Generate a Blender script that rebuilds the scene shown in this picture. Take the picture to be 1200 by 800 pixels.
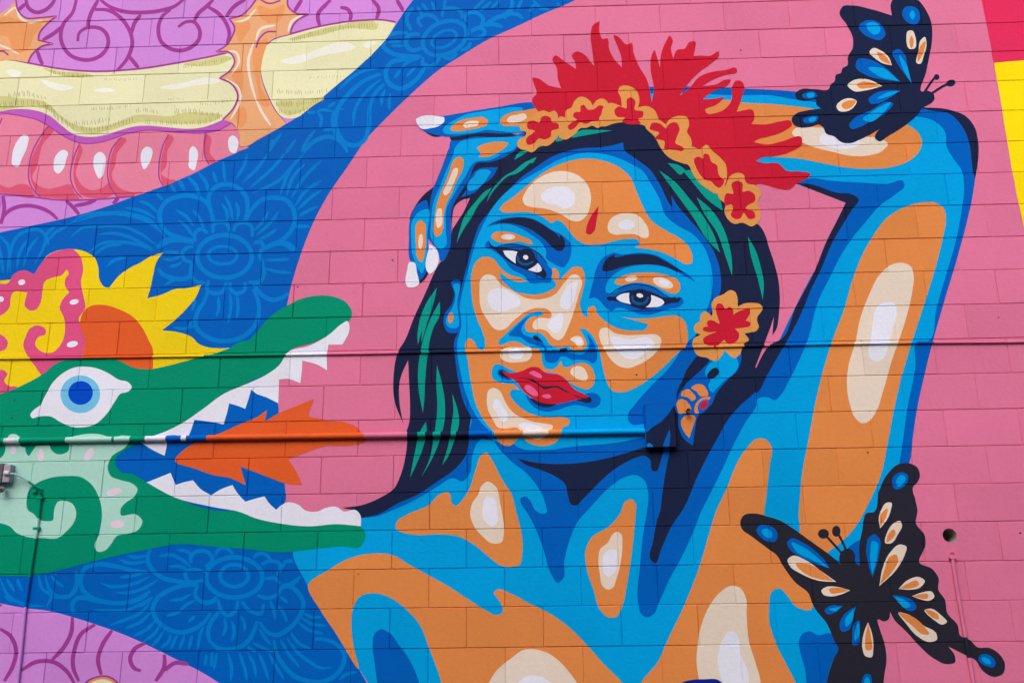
import bpy, bmesh, math, random, re
import numpy as np
from mathutils import Vector, Matrix
from mathutils.geometry import delaunay_2d_cdt
random.seed(11)
for o in list(bpy.data.objects):
    bpy.data.objects.remove(o, do_unlink=True)
scene = bpy.context.scene
COL = scene.collection

# ------------------------------------------------------------------ camera
# wall = plane y 0, viewer on the -y side; ground z 0; top joint line z ROW0
ROW0 = 5.17
F, YAW, PITCH, ROLL = 1.05819, -0.02479, 0.26783, -0.01335     # focal in 1000 px of a 1200 px wide frame
CX, CY, CZ = 2.21053, -4.9904, ROW0 - 3.56941
_cp, _sp = math.cos(PITCH), math.sin(PITCH)
FWD = Vector((math.sin(YAW) * _cp, math.cos(YAW) * _cp, _sp))
_r0 = Vector((math.cos(YAW), -math.sin(YAW), 0)); _u0 = _r0.cross(FWD)
RGT = _r0 * math.cos(ROLL) + _u0 * math.sin(ROLL)
UPV = -_r0 * math.sin(ROLL) + _u0 * math.cos(ROLL)
cam_d = bpy.data.cameras.new('camera'); cam = bpy.data.objects.new('camera', cam_d); COL.objects.link(cam)
cam_d.sensor_width = 36.0; cam_d.lens = 36.0 * F / 1.2
cam_d.clip_start = 0.05; cam_d.clip_end = 3000
cam.matrix_world = Matrix(((RGT.x, UPV.x, -FWD.x, CX), (RGT.y, UPV.y, -FWD.y, CY), (RGT.z, UPV.z, -FWD.z, CZ), (0, 0, 0, 1)))
scene.camera = cam

# ------------------------------------------------------------------ light: soft overcast day, brightest overhead in front of the wall
SUN_EL, SUN_AZ = math.radians(42), math.radians(200)           # azimuth measured from +y towards +x
w = bpy.data.worlds.new('World'); scene.world = w; w.use_nodes = True
nt = w.node_tree; nt.nodes.clear()
sky = nt.nodes.new('ShaderNodeTexSky'); sky.sky_type = 'NISHITA'; sky.sun_disc = False
sky.sun_elevation = SUN_EL; sky.sun_rotation = SUN_AZ
sky.air_density = 1.0; sky.dust_density = 4.0; sky.ozone_density = 1.0
bg = nt.nodes.new('ShaderNodeBackground'); bg.inputs['Strength'].default_value = 0.15
wo = nt.nodes.new('ShaderNodeOutputWorld')
nt.links.new(sky.outputs[0], bg.inputs[0]); nt.links.new(bg.outputs[0], wo.inputs[0])
sd = bpy.data.lights.new('sun', 'SUN'); sd.energy = 1.0; sd.angle = math.radians(45); sd.color = (1.0, 0.98, 0.955)
sun = bpy.data.objects.new('sun', sd); COL.objects.link(sun)
_sv = Vector((math.sin(SUN_AZ) * math.cos(SUN_EL), math.cos(SUN_AZ) * math.cos(SUN_EL), math.sin(SUN_EL)))
sun.rotation_euler = (-_sv).to_track_quat('-Z', 'Y').to_euler(); sun.location = _sv * 30
scene.view_settings.view_transform = 'Standard'; scene.view_settings.look = 'None'
scene.view_settings.gamma = 1.0; scene.view_settings.exposure = 0.26
scene.view_settings.use_curve_mapping = False

# ------------------------------------------------------------------ materials
def lin(c):
    return tuple(((v / 255) / 12.92 if v / 255 <= 0.04045 else ((v / 255 + 0.055) / 1.055) ** 2.4) for v in c)
BU = BV = 0.2032                                               # half block length / course height
def paint_material(name, rgb, rough=0.6, vary=0.09, bump=1.0):
    m = bpy.data.materials.new(name); m.use_nodes = True
    t = m.node_tree; N = t.nodes; L = t.links
    b = N['Principled BSDF']
    geo = N.new('ShaderNodeNewGeometry'); sep = N.new('ShaderNodeSeparateXYZ'); L.new(geo.outputs['Position'], sep.inputs[0])
    def M(op, a, b_=None):
        n = N.new('ShaderNodeMath'); n.operation = op
        for i, v in enumerate((a, b_)):
            if v is None: continue
            if isinstance(v, (int, float)): n.inputs[i].default_value = v
            else: L.new(v, n.inputs[i])
        return n.outputs[0]
    row = M('FLOOR', M('DIVIDE', M('SUBTRACT', ROW0, sep.outputs['Z']), BV))
    par = M('FLOORED_MODULO', M('ADD', row, 1.0), 2.0)
    colm = M('FLOOR', M('MULTIPLY', M('SUBTRACT', M('DIVIDE', sep.outputs['X'], BU), par), 0.5))
    cmb = N.new('ShaderNodeCombineXYZ'); L.new(row, cmb.inputs[0]); L.new(colm, cmb.inputs[1])
    wn = N.new('ShaderNodeTexWhiteNoise'); wn.noise_dimensions = '3D'; L.new(cmb.outputs[0], wn.inputs['Vector'])
    n1 = N.new('ShaderNodeTexNoise'); n1.inputs['Scale'].default_value = 2.2; n1.inputs['Detail'].default_value = 6; L.new(geo.outputs['Position'], n1.inputs['Vector'])
    n2 = N.new('ShaderNodeTexNoise'); n2.inputs['Scale'].default_value = 42; n2.inputs['Detail'].default_value = 5; n2.inputs['Roughness'].default_value = 0.65; L.new(geo.outputs['Position'], n2.inputs['Vector'])
    v = M('ADD', M('ADD', M('MULTIPLY', M('SUBTRACT', wn.outputs['Value'], 0.5), vary), M('MULTIPLY', M('SUBTRACT', n1.outputs[0], 0.5), 0.22)), M('ADD', M('MULTIPLY', M('SUBTRACT', n2.outputs[0], 0.5), 0.16), 1.0))
    vm = N.new('ShaderNodeVectorMath'); vm.operation = 'SCALE'; vm.inputs[0].default_value = lin(rgb); L.new(v, vm.inputs['Scale'])
    L.new(vm.outputs[0], b.inputs['Base Color'])
    r = M('ADD', M('MULTIPLY', M('SUBTRACT', n1.outputs[0], 0.5), 0.25), rough); L.new(r, b.inputs['Roughness'])
    b.inputs['Specular IOR Level'].default_value = 0.03
    n3 = N.new('ShaderNodeTexNoise'); n3.inputs['Scale'].default_value = 160; n3.inputs['Detail'].default_value = 3; L.new(geo.outputs['Position'], n3.inputs['Vector'])
    h = M('ADD', M('MULTIPLY', n2.outputs[0], 1.0), M('MULTIPLY', n3.outputs[0], 0.45))
    bp = N.new('ShaderNodeBump'); bp.inputs['Strength'].default_value = 0.6 * bump; bp.inputs['Distance'].default_value = 0.004
    L.new(h, bp.inputs['Height']); L.new(bp.outputs[0], b.inputs['Normal'])
    return m
PAL = dict(pink=(219, 118, 155), royal=(0, 96, 191), bandline=(0, 125, 208), skin=(0, 160, 227), navy=(28, 37, 68),
    orange=(221, 137, 74), cream=(226, 211, 196), white=(226, 228, 243), teal=(6, 154, 140), red=(198, 30, 54),
    purple=(206, 138, 219), plum=(160, 62, 152), violet=(190, 92, 194), lemon=(229, 228, 186), olive=(206, 204, 138), hatch=(150, 130, 70),
    belly=(226, 130, 160), rose=(216, 88, 120), finlight=(230, 170, 122), fin=(229, 154, 98), finwhite=(240, 222, 210),
    green=(0, 143, 109), mint=(168, 216, 204), yellow=(236, 206, 24), manepink=(216, 82, 132), flame=(222, 94, 44),
    pupil=(0, 74, 200), iris=(112, 192, 232), blush=(224, 206, 224), canary=(252, 224, 16), crimson=(224, 48, 94),
    lippink=(228, 98, 152), petal=(218, 150, 80), steel=(20, 84, 146), gleam=(238, 238, 226), deep=(14, 34, 142), char=(40, 40, 53))
MATS = {}
def MAT(c):
    if c not in MATS: MATS[c] = paint_material('paint_' + c, PAL[c])
    return MATS[c]
def plain(name, rgb, rough=0.6, metal=0.0, scale=60, amp=0.25, bump=0.3):
    m = bpy.data.materials.new(name); m.use_nodes = True
    t = m.node_tree; N = t.nodes; L = t.links; b = N['Principled BSDF']
    geo = N.new('ShaderNodeNewGeometry')
    n = N.new('ShaderNodeTexNoise'); n.inputs['Scale'].default_value = scale; n.inputs['Detail'].default_value = 6; L.new(geo.outputs['Position'], n.inputs['Vector'])
    mr = N.new('ShaderNodeMapRange'); mr.inputs['To Min'].default_value = 1 - amp; mr.inputs['To Max'].default_value = 1 + amp; L.new(n.outputs[0], mr.inputs[0])
    vm = N.new('ShaderNodeVectorMath'); vm.operation = 'SCALE'; vm.inputs[0].default_value = lin(rgb); L.new(mr.outputs[0], vm.inputs['Scale']); L.new(vm.outputs[0], b.inputs['Base Color'])
    b.inputs['Roughness'].default_value = rough; b.inputs['Metallic'].default_value = metal
    bp = N.new('ShaderNodeBump'); bp.inputs['Strength'].default_value = bump; bp.inputs['Distance'].default_value = 0.003
    L.new(n.outputs[0], bp.inputs['Height']); L.new(bp.outputs[0], b.inputs['Normal'])
    return m

# ------------------------------------------------------------------ from a spot of the photograph to the real wall
def ray(px, py):
    return FWD * F + RGT * ((px - 600) / 1000) + UPV * (-(py - 400) / 1000)
def onwall(px, py, y=0.0):
    d = ray(px, py); t = (y - CY) / d.y
    return (CX + t * d.x, CZ + t * d.z)
def parse(s):
    ox, oy, sc = 0.0, 0.0, 1.0; out = []; fresh = False
    for k in s.split():
        if k[0] in 'tz@p': fresh = True
        if k[0] == 't': ox, oy, sc = 300.0 * int(k[1]), 200.0 * int(k[2]), 4.0
        elif k[0] == 'z': a, b = k[1:].split(','); ox, oy, sc = float(a), float(b), 8.0
        elif k[0] == '@': a, b, c = k[1:].split(','); ox, oy, sc = float(a), float(b), float(c)
        elif k == 'p': ox, oy, sc = 0.0, 0.0, 1.0
        else:
            sharp = k.endswith('!'); a, b = k.rstrip('!').split(',')
            q = (ox + float(a) / sc, oy + float(b) / sc, sharp)
            if fresh and out and not sharp and math.hypot(q[0] - out[-1][0], q[1] - out[-1][1]) < 6.5:   # the same spot read from two neighbouring views
                l = out[-1]; out[-1] = l if l[2] else ((l[0] + q[0]) / 2, (l[1] + q[1]) / 2, False)
            else: out.append(q)
            fresh = False
    return out
def curve(pts, closed=True):
    """centripetal-like smooth curve through the points; sharp points keep their corner"""
    n = len(pts); out = []
    def tang(i, side):
        if pts[i][2]:
            return None
        a = pts[(i - 1) % n] if closed or i > 0 else None
        b = pts[(i + 1) % n] if closed or i < n - 1 else None
        if a is None or b is None: return None
        p = pts[i]
        d0 = math.hypot(p[0] - a[0], p[1] - a[1]) + 1e-6; d1 = math.hypot(b[0] - p[0], b[1] - p[1]) + 1e-6
        tx = ((p[0] - a[0]) / d0 * d1 + (b[0] - p[0]) / d1 * d0) / (d0 + d1)
        ty = ((p[1] - a[1]) / d0 * d1 + (b[1] - p[1]) / d1 * d0) / (d0 + d1)
        return (tx, ty)
    for i in range(n if closed else n - 1):
        j = (i + 1) % n; p, q = pts[i], pts[j]
        d = math.hypot(q[0] - p[0], q[1] - p[1])
        m0 = tang(i, 1) or ((q[0] - p[0]) / (d + 1e-6), (q[1] - p[1]) / (d + 1e-6))
        m1 = tang(j, 0) or ((q[0] - p[0]) / (d + 1e-6), (q[1] - p[1]) / (d + 1e-6))
        k = max(1, min(12, int(d / 1.8)))
        for s in range(k):
            t = s / k; t2, t3 = t * t, t * t * t
            h00, h10, h01, h11 = 2*t3 - 3*t2 + 1, t3 - 2*t2 + t, -2*t3 + 3*t2, t3 - t2
            out.append((h00*p[0] + h10*d*m0[0] + h01*q[0] + h11*d*m1[0], h00*p[1] + h10*d*m0[1] + h01*q[1] + h11*d*m1[1]))
    if not closed: out.append((pts[-1][0], pts[-1][1]))
    return out

# ------------------------------------------------------------------ the block wall: courses, joints, how far each block stands proud
VMIN, VMAX = -6, 25                                            # joint line v lies at z = ROW0 - v*BV
KMIN, KMAX = -10, 24
XL, XR = -4.0, 9.0
JW, JD = 0.0036, 0.0065                                        # half width and depth of the tooled joints
rj = random.Random(5)
ROWZ = {v: ROW0 - v * BV + rj.uniform(-.0012, .0012) for v in range(VMIN, VMAX + 2)}
ROWF = {v: rj.uniform(.62, 1.0) for v in ROWZ}; JF = {}           # how deep each joint is still visible under the paint
JX, OFF = {}, {}
for v in range(VMIN, VMAX + 1):
    par = (v + 1) % 2                                          # joints of course v sit at u = par + 2k
    for k in range(KMIN, KMAX + 2):
        JX[v, k] = (par + 2 * k) * BU + rj.uniform(-.003, .003); OFF[v, k] = rj.uniform(-.0011, .0011); JF[v, k] = rj.uniform(.45, .95)
def course(z): 
    v = int(math.floor((ROW0 - z) / BV))
    if z > ROWZ.get(v, 99): v -= 1
    elif z < ROWZ.get(v + 1, -99): v += 1
    return v
def block_at(x, v):
    par = (v + 1) % 2
    k = int(math.floor((x / BU - par) / 2))
    if x < JX.get((v, k), -99): k -= 1
    elif x >= JX.get((v, k + 1), 99): k += 1
    return k
def depth(x, z):
    v = course(z); k = block_at(x, v)
    t = d = 0.0
    for w_ in (v, v + 1):
        q = 1 - abs(z - ROWZ.get(w_, 99)) / JW
        if q > 0: t = max(t, q); d = max(d, q * ROWF.get(w_, 1.0))
    for w_ in (k, k + 1):
        q = 1 - abs(x - JX.get((v, w_), 99)) / JW
        if q > 0: t = max(t, q); d = max(d, q * JF.get((v, w_), 1.0))
    return OFF.get((v, k), 0.0) * (1 - t) + JD * d
def drape(polys, holes=()):
    """flat outlines (wall coordinates) -> triangles cut along every joint they cross, then pressed into the joints"""
    verts, edges, faces = [], [], []
    for pl in polys:
        if sum(a[0] * b[1] - b[0] * a[1] for a, b in zip(pl, pl[1:] + pl[:1])) < 0: pl = pl[::-1]
        i0 = len(verts); verts += [Vector(p) for p in pl]; faces.append(list(range(i0, i0 + len(pl))))
    for pl in holes:
        i0 = len(verts); verts += [Vector(p) for p in pl]; edges += [(i0 + i, i0 + (i + 1) % len(pl)) for i in range(len(pl))]
    x0 = min(p.x for p in verts) - .001; x1 = max(p.x for p in verts) + .001
    z0 = min(p.y for p in verts) - .001; z1 = max(p.y for p in verts) + .001
    def seg(a, b):
        verts.append(Vector(a)); verts.append(Vector(b)); edges.append((len(verts) - 2, len(verts) - 1))
    va, vb = max(VMIN, course(z1)), min(VMAX, course(z0))
    for v in range(va, vb + 2):
        for d in (-JW, 0, JW):
            z = ROWZ[v] + d
            if z0 < z < z1: seg((x0, z), (x1, z))
    for v in range(va, vb + 1):
        a, b = max(ROWZ[v + 1] + 2e-5, z0), min(ROWZ[v] - 2e-5, z1)
        if b - a < 1e-4: continue
        for k in range(max(KMIN, block_at(x0, v)), min(KMAX, block_at(x1, v)) + 2):
            for d in (-JW, 0, JW):
                x = JX[v, k] + d
                if x0 < x < x1: seg((x, a), (x, b))
    r = delaunay_2d_cdt(verts, edges, faces, 0, 1e-5, True)
    vs, fs = r[0], r[2]
    V = np.array([(p.x, p.y) for p in vs]); T = np.array(fs); C = V[T].mean(axis=1); ins = np.zeros(len(T), bool)
    for pl, sub in [(q, False) for q in polys] + [(q, True) for q in holes]:
        A = np.array(pl); B = np.roll(A, -1, axis=0); one = np.zeros(len(T), bool)
        for (ax, ay), (bx, by) in zip(A, B):
            if ay == by: continue
            hit = ((ay > C[:, 1]) != (by > C[:, 1])) & (C[:, 0] < (bx - ax) * (C[:, 1] - ay) / (by - ay) + ax); one ^= hit
        ins = ins & ~one if sub else ins | one
    keep = [tuple(int(i) for i in f) for f in T[ins]]
    used = sorted({i for f in keep for i in f}); rm = {i: n for n, i in enumerate(used)}
    return [(vs[i].x, depth(vs[i].x, vs[i].y), vs[i].y) for i in used], [tuple(rm[i] for i in f) for f in keep]

# ------------------------------------------------------------------ object helpers
def tag(o, label, cat, group=None):
    o['label'] = label; o['category'] = cat
    if group: o['group'] = group
    return o
def mesh_obj(name, verts, faces, mats, parent=None, base=None, fmat=None, smooth=False):
    me = bpy.data.meshes.new(name)
    if base is not None: verts = [(a - base[0], b - base[1], c - base[2]) for a, b, c in verts]
    me.from_pydata(verts, [], faces)
    for m in (mats if isinstance(mats, (list, tuple)) else [mats]): me.materials.append(m)
    if fmat:
        for p, i in zip(me.polygons, fmat): p.material_index = i
    if smooth:
        for p in me.polygons: p.use_smooth = True
    me.update()
    o = bpy.data.objects.new(name, me); COL.objects.link(o)
    if parent is not None: o.parent = parent
    return o
LAYERS = []                                                    # (px bbox, level, outline px, colour) in painting order
EPS = 0.00004
def level_for(bb):
    lv = 0
    for b, l, *_ in LAYERS:
        if b[0] < bb[2] and b[2] > bb[0] and b[1] < bb[3] and b[3] > bb[1]: lv = max(lv, l + 1)
    return lv
THINGS = []
def thing(name, label, cat, base_px, group=None):
    x, z = onwall(*base_px)
    o = bpy.data.objects.new(name, None); COL.objects.link(o); o.location = (x, 0, z); o.empty_display_size = .1
    tag(o, label, cat, group); THINGS.append(o)
    return o
def base_of(o):
    while o.parent is not None: o = o.parent
    return tuple(o.location)
def film(parent, name, col, outlines, single=None):
    allp = [p for pl in outlines for p in pl]
    bb = (min(p[0] for p in allp), min(p[1] for p in allp), max(p[0] for p in allp), max(p[1] for p in allp))
    lv = level_for(bb)
    for pl in outlines: LAYERS.append(((min(p[0] for p in pl), min(p[1] for p in pl), max(p[0] for p in pl), max(p[1] for p in pl)), lv, pl, col))
    vs, fs = drape([[onwall(*p) for p in pl] for pl in outlines])
    dy = EPS * (lv + 8)
    vs = [(a, b - dy, c) for a, b, c in vs]
    # all faces towards the viewer (-y)
    out = []
    for f in fs:
        a, b, c = (vs[i] for i in f[:3])
        n = (b[2] - a[2]) * (c[0] - a[0]) - (b[0] - a[0]) * (c[2] - a[2])
        out.append(f if n < 0 else tuple(reversed(f)))
    return mesh_obj(name, vs, out, MAT(col), parent, base_of(parent))
def P(parent, name, col, s):
    return film(parent, name, col, [curve(parse(s))])
def ell(cx, cy, rx, ry, rot=0):
    c, s = math.cos(math.radians(rot)), math.sin(math.radians(rot)); n = max(14, int(rx + ry))
    return [(cx + rx * math.cos(a) * c - ry * math.sin(a) * s, cy + rx * math.cos(a) * s + ry * math.sin(a) * c) for a in (2 * math.pi * i / n for i in range(n))]
def E(parent, name, col, s, rx, ry, rot=0, sc=4.0):
    x, y, _ = parse(s)[0]
    return film(parent, name, col, [ell(x, y, rx / sc, ry / sc, rot)])
def stroke_outline(s, wpx, taper=0.0, closed=False):
    pts = parse(s) if isinstance(s, str) else s
    c = curve(pts, closed)
    n = len(c); L, R = [], []
    for i, p in enumerate(c):
        a = c[i - 1] if i > 0 else (c[-1] if closed else c[0]); b = c[i + 1] if i < n - 1 else (c[0] if closed else c[-1])
        tx, ty = b[0] - a[0], b[1] - a[1]; d = math.hypot(tx, ty) + 1e-9
        t = i / max(1, n - 1)
        wd = wpx / 2 * (1 - taper + taper * min(1.0, 4 * t * (1 - t) * 1.4)) if taper >= 0 else wpx / 2 * (1 + taper * t)
        L.append((p[0] - ty / d * wd, p[1] + tx / d * wd)); R.append((p[0] + ty / d * wd, p[1] - tx / d * wd))
    return L, R
def S(parent, name, col, wpx, s, taper=0.35):
    L, R = stroke_outline(s, wpx, taper)
    return film(parent, name, col, [L + R[::-1]])
def SS(parent, name, col, wpx, lst, taper=0.5, stuff=True):
    """many thin brush marks of one kind, joined"""
    outs = []
    for s in lst:
        L, R = stroke_outline(s, wpx, taper); outs.append(L + R[::-1])
    o = film(parent, name, col, outs)
    if stuff: o['kind'] = 'stuff'
    return o
def RING(parent, name, col, cx, cy, rx, ry, wpx, rot=0):
    n = max(20, int(rx + ry)); h = n // 2
    o_, i_ = ell(cx, cy, rx + wpx / 2, ry + wpx / 2, rot), ell(cx, cy, rx - wpx / 2, ry - wpx / 2, rot)
    m = min(len(o_), len(i_)); o_ = [o_[int(k * len(o_) / m)] for k in range(m)]; i_ = [i_[int(k * len(i_) / m)] for k in range(m)]
    h = m // 2
    a = o_[:h + 1] + i_[:h + 1][::-1]; b = o_[h:] + [o_[0]] + [i_[0]] + i_[h:][::-1]
    return film(parent, name, col, [a, b])

# ------------------------------------------------------------------ wall paint behind the figures (part of the blocks themselves)
REGIONS = [
 ('purple', 'p -330,-190 484,-190! 484,0 t10 700,50 640,140 560,240 470,325 385,395 230,525 110,600 0,662 t00 1110,715 1000,765 935,800 t01 760,75 630,120 500,168 300,225 130,262 0,290 p -60,290 -330,340!'),
 ('purple', 'p -330,680! -60,690 t03 0,425 100,445 230,462 340,490 450,525 600,580 740,645 860,705 950,750 1030,800 p 330,860! 330,1100! -330,1100!'),
 ('royal', 'p 484,-190! 800,-190! 675,0 t20 150,65 0,135 t10 1100,180 950,270 870,320 740,430 620,545 520,650 430,780 t11 350,95 280,220 225,350 185,470 160,560 145,635 p 328,400 326,470 326,520 333,565 333,588 344,645 t13 240,340 300,455 370,560 480,730 520,800 p 450,860! 330,860! t03 1030,800 950,750 860,705 740,645 600,580 450,525 340,490 230,462 100,445 0,425 p -60,690 -330,680! -330,340! -60,290 t01 0,290 130,262 300,225 500,168 630,120 760,75 t00 935,800 1000,765 1110,715 t10 0,662 110,600 230,525 385,395 470,325 560,240 640,140 700,50 p 484,0'),
 ('crimson', 'p 1128,-190! 1150,0! 1165,74! 1200,71! 1500,50! 1500,-190!'),
 ('canary', 'p 1165,74! 1175,132! 1186,200! 1200,266! 1236,400! 1500,430! 1500,50! 1200,71!'),
 ('orange', 'p 380,812! 960,812! 1000,1100! 330,1100!'),
]

# ------------------------------------------------------------------ swirls on the purple ground, lotus lines on the blue band
sw = thing('painted_swirls', 'dark plum scroll lines on the purple ground behind the cream serpent', 'swirl pattern', (230, 84))
for s in ('t00 365,195 370,160 400,135 440,128 480,140 505,175 505,215 480,255 430,280 380,280 330,260 295,215 285,160 300,110 340,60 360,-10', 't00 410,130 420,80 460,0', 't00 445,45 510,50 570,90 605,140 620,200 605,260 570,310 545,335', 't00 470,0 510,30 580,55 670,60 760,50 820,30 860,0', 't00 660,70 630,110 615,160', 't00 605,265 650,320',
          't00 800,45 760,80 742,140 755,195 800,230 850,238 900,220 935,180 935,140 910,105 870,105 835,128', 't00 910,100 930,65 970,30 1000,0', 't00 970,30 1030,70 1060,110 1075,160 1065,205', 't00 1150,0 1100,30 1060,80', 't00 300,120 250,160 200,190', 't00 120,-10 135,40 170,60 210,50 245,20 262,-10', 't00 85,50 120,20', 't00 175,240 185,270 200,305',
          't10 395,35 430,45 445,70 440,100', 't10 300,130 290,70 330,20 350,0', 't10 545,0 575,40 565,92', 't10 660,0 690,52', 't10 215,0 180,55',
          't01 15,118 20,180 5,250', 't01 0,240 40,190 110,165 190,175 240,200 270,228', 't01 310,140 350,180 370,205', 't01 350,165 420,150 450,137', 't01 555,128 530,155'):
    S(sw, 'scroll', 'plum', 4.6, s, 0.3)
sw = thing('painted_swirls', 'dark plum scroll lines on the purple ground below the blue lotus band', 'swirl pattern', (120, 800))
for s in ('t03 0,545 50,580 75,640 60,720 20,790', 't03 340,490 335,560 300,630 245,690', 't03 100,740 170,700 250,700 310,740 350,800', 't03 445,525 380,570 350,640 345,730 370,790', 't03 525,552 480,620 460,690 475,760', 't03 680,612 630,640 610,690 630,730 660,742', 't03 770,665 770,720 730,790', 't03 880,710 820,705 770,740', 't03 0,430 5,440'):
    S(sw, 'scroll', 'plum', 5.0, s, 0.3)
def lotus(label, base, rings, petals, scallops, fans, w=(5.2, 4.6, 3.9)):
    t = thing('painted_lotus', label, 'lotus', base, 'lotus flowers on the blue band')
    for cx, cy, rx, ry, wd, rot in rings: RING(t, 'center_ring', 'bandline', cx, cy, rx, ry, wd, rot)
    for s in petals: S(t, 'petal_line', 'bandline', w[0], s, 0.3)
    for s in scallops: S(t, 'scallop', 'bandline', w[1], s, 0.3)
    SS(t, 'vein_lines', 'bandline', w[2], [parse(s) for s in fans], 0.75)
lotus('blue line drawn lotus above the snout of the dragon', (265, 398), ((263, 300.5, 32, 25, 5.2, 0), (261, 299, 17, 10.5, 3.8, 0)),
 ('@80,200,6.667 980,545 870,520 770,480 720,400 720,310 770,240 870,200 980,200 1080,250 1120,340 1130,410', '@80,200,6.667 980,562 860,540 760,545 690,600', '@200,180,6.667 340,530 310,430 300,330 340,270 430,240 530,270 590,340 600,430 580,520', '@200,180,6.667 590,520 640,430 720,360 820,345 910,370 960,440 970,530 930,620 840,690 740,730', '@200,180,6.667 750,740 820,700 900,700 980,750', '@180,280,6.667 330,10 250,10 130,15 40,60', '@180,280,6.667 30,230 80,280 170,310 270,300 300,250', '@180,280,6.667 860,80 930,45 1020,40 1100,95', '@180,280,6.667 780,350 850,440 930,475 1010,455 1055,425', '@180,280,6.667 430,390 400,480 340,580 330,680 380,740 480,790 600,795 700,760 780,690 820,600 820,500 780,390',),
 ('@200,180,6.667 190,690 190,620 240,590 290,620', '@200,180,6.667 330,620 340,550 390,535 440,550 460,610', '@200,180,6.667 490,610 510,560 570,540 630,570 640,650', '@200,180,6.667 650,700 700,690 740,740', '@180,280,6.667 310,60 260,70 225,110 240,160 300,185', '@180,280,6.667 430,320 420,400 470,425 540,410 570,335', '@180,280,6.667 600,335 600,390 650,425 710,400 715,335', '@180,280,6.667 740,335 830,335 865,270 850,190', '@180,280,6.667 300,190 290,260 330,330 400,340', '@180,280,6.667 860,190 830,120 860,60',),
 ('@200,180,6.667 410,60 425,220', '@200,180,6.667 600,0 580,80 510,200', '@200,180,6.667 760,0 700,90 560,230', '@200,180,6.667 890,0 820,90 620,270', '@200,180,6.667 1040,0 960,90 860,200 640,310', '@200,180,6.667 960,80 900,200 855,320', '@200,180,6.667 1050,80 960,180 905,330', '@200,180,6.667 1180,50 1050,180 940,350', '@200,180,6.667 1180,210 1060,290 970,410', '@200,180,6.667 1180,285 1100,340 990,440', '@200,180,6.667 1150,415 1090,440 1000,490', '@200,180,6.667 330,140 360,230', '@200,180,6.667 220,150 300,260', '@200,180,6.667 140,180 200,250 230,340', '@200,180,6.667 60,220 110,290', '@200,180,6.667 0,240 30,290', '@200,180,6.667 400,390 440,460 440,530', '@200,180,6.667 425,330 465,420 485,520', '@200,180,6.667 510,380 530,450 520,520', '@200,180,6.667 40,440 130,500 180,570', '@200,180,6.667 170,440 230,510 260,590', '@200,180,6.667 60,520 130,580 170,640', '@200,180,6.667 770,450 720,530 660,600', '@200,180,6.667 850,450 780,540 670,640', '@200,180,6.667 830,590 760,640 690,670', '@200,180,6.667 960,570 1090,570', '@80,200,6.667 20,520 110,450 250,435 430,440 560,490 700,590', '@80,200,6.667 5,420 120,350 300,330 500,340 640,390 760,520', '@80,200,6.667 40,405 250,345 480,352 620,400 720,480', '@80,200,6.667 230,500 350,490 480,520 600,580 670,620', '@80,200,6.667 160,640 260,570 420,560 560,580 660,630', '@80,200,6.667 200,660 300,590 420,580', '@80,200,6.667 300,750 360,700 450,680', '@80,200,6.667 440,290 560,310 680,370', '@80,200,6.667 550,240 620,260 700,330', '@80,200,6.667 690,180 740,230', '@80,200,6.667 800,110 840,170', '@80,200,6.667 860,75 910,140', '@80,200,6.667 930,50 990,110 1020,180', '@80,200,6.667 1020,20 1080,100 1090,170', '@180,280,6.667 505,450 510,540 490,610', '@180,280,6.667 595,420 605,520 580,660', '@180,280,6.667 650,430 660,530 650,620', '@180,280,6.667 330,470 300,560', '@180,280,6.667 80,100 150,105 210,110', '@180,280,6.667 70,160 150,160 220,130', '@180,280,6.667 120,215 180,205 220,180', '@180,280,6.667 90,360 160,320 250,310', '@180,280,6.667 870,165 950,165 1060,160', '@180,280,6.667 870,230 960,255 1080,265', '@180,280,6.667 150,690 230,700 320,680', '@180,280,6.667 270,690 300,640', 't01 50,480 50,380 80,310 130,282 190,280 215,310 200,370 160,440', 't01 0,305 35,345 35,480', 't01 80,460 90,390 130,320', 't01 110,450 130,380 180,310', 't01 225,330 260,290 320,260', 't01 0,360 15,480', 't01 230,350 220,300 260,262',))
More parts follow.
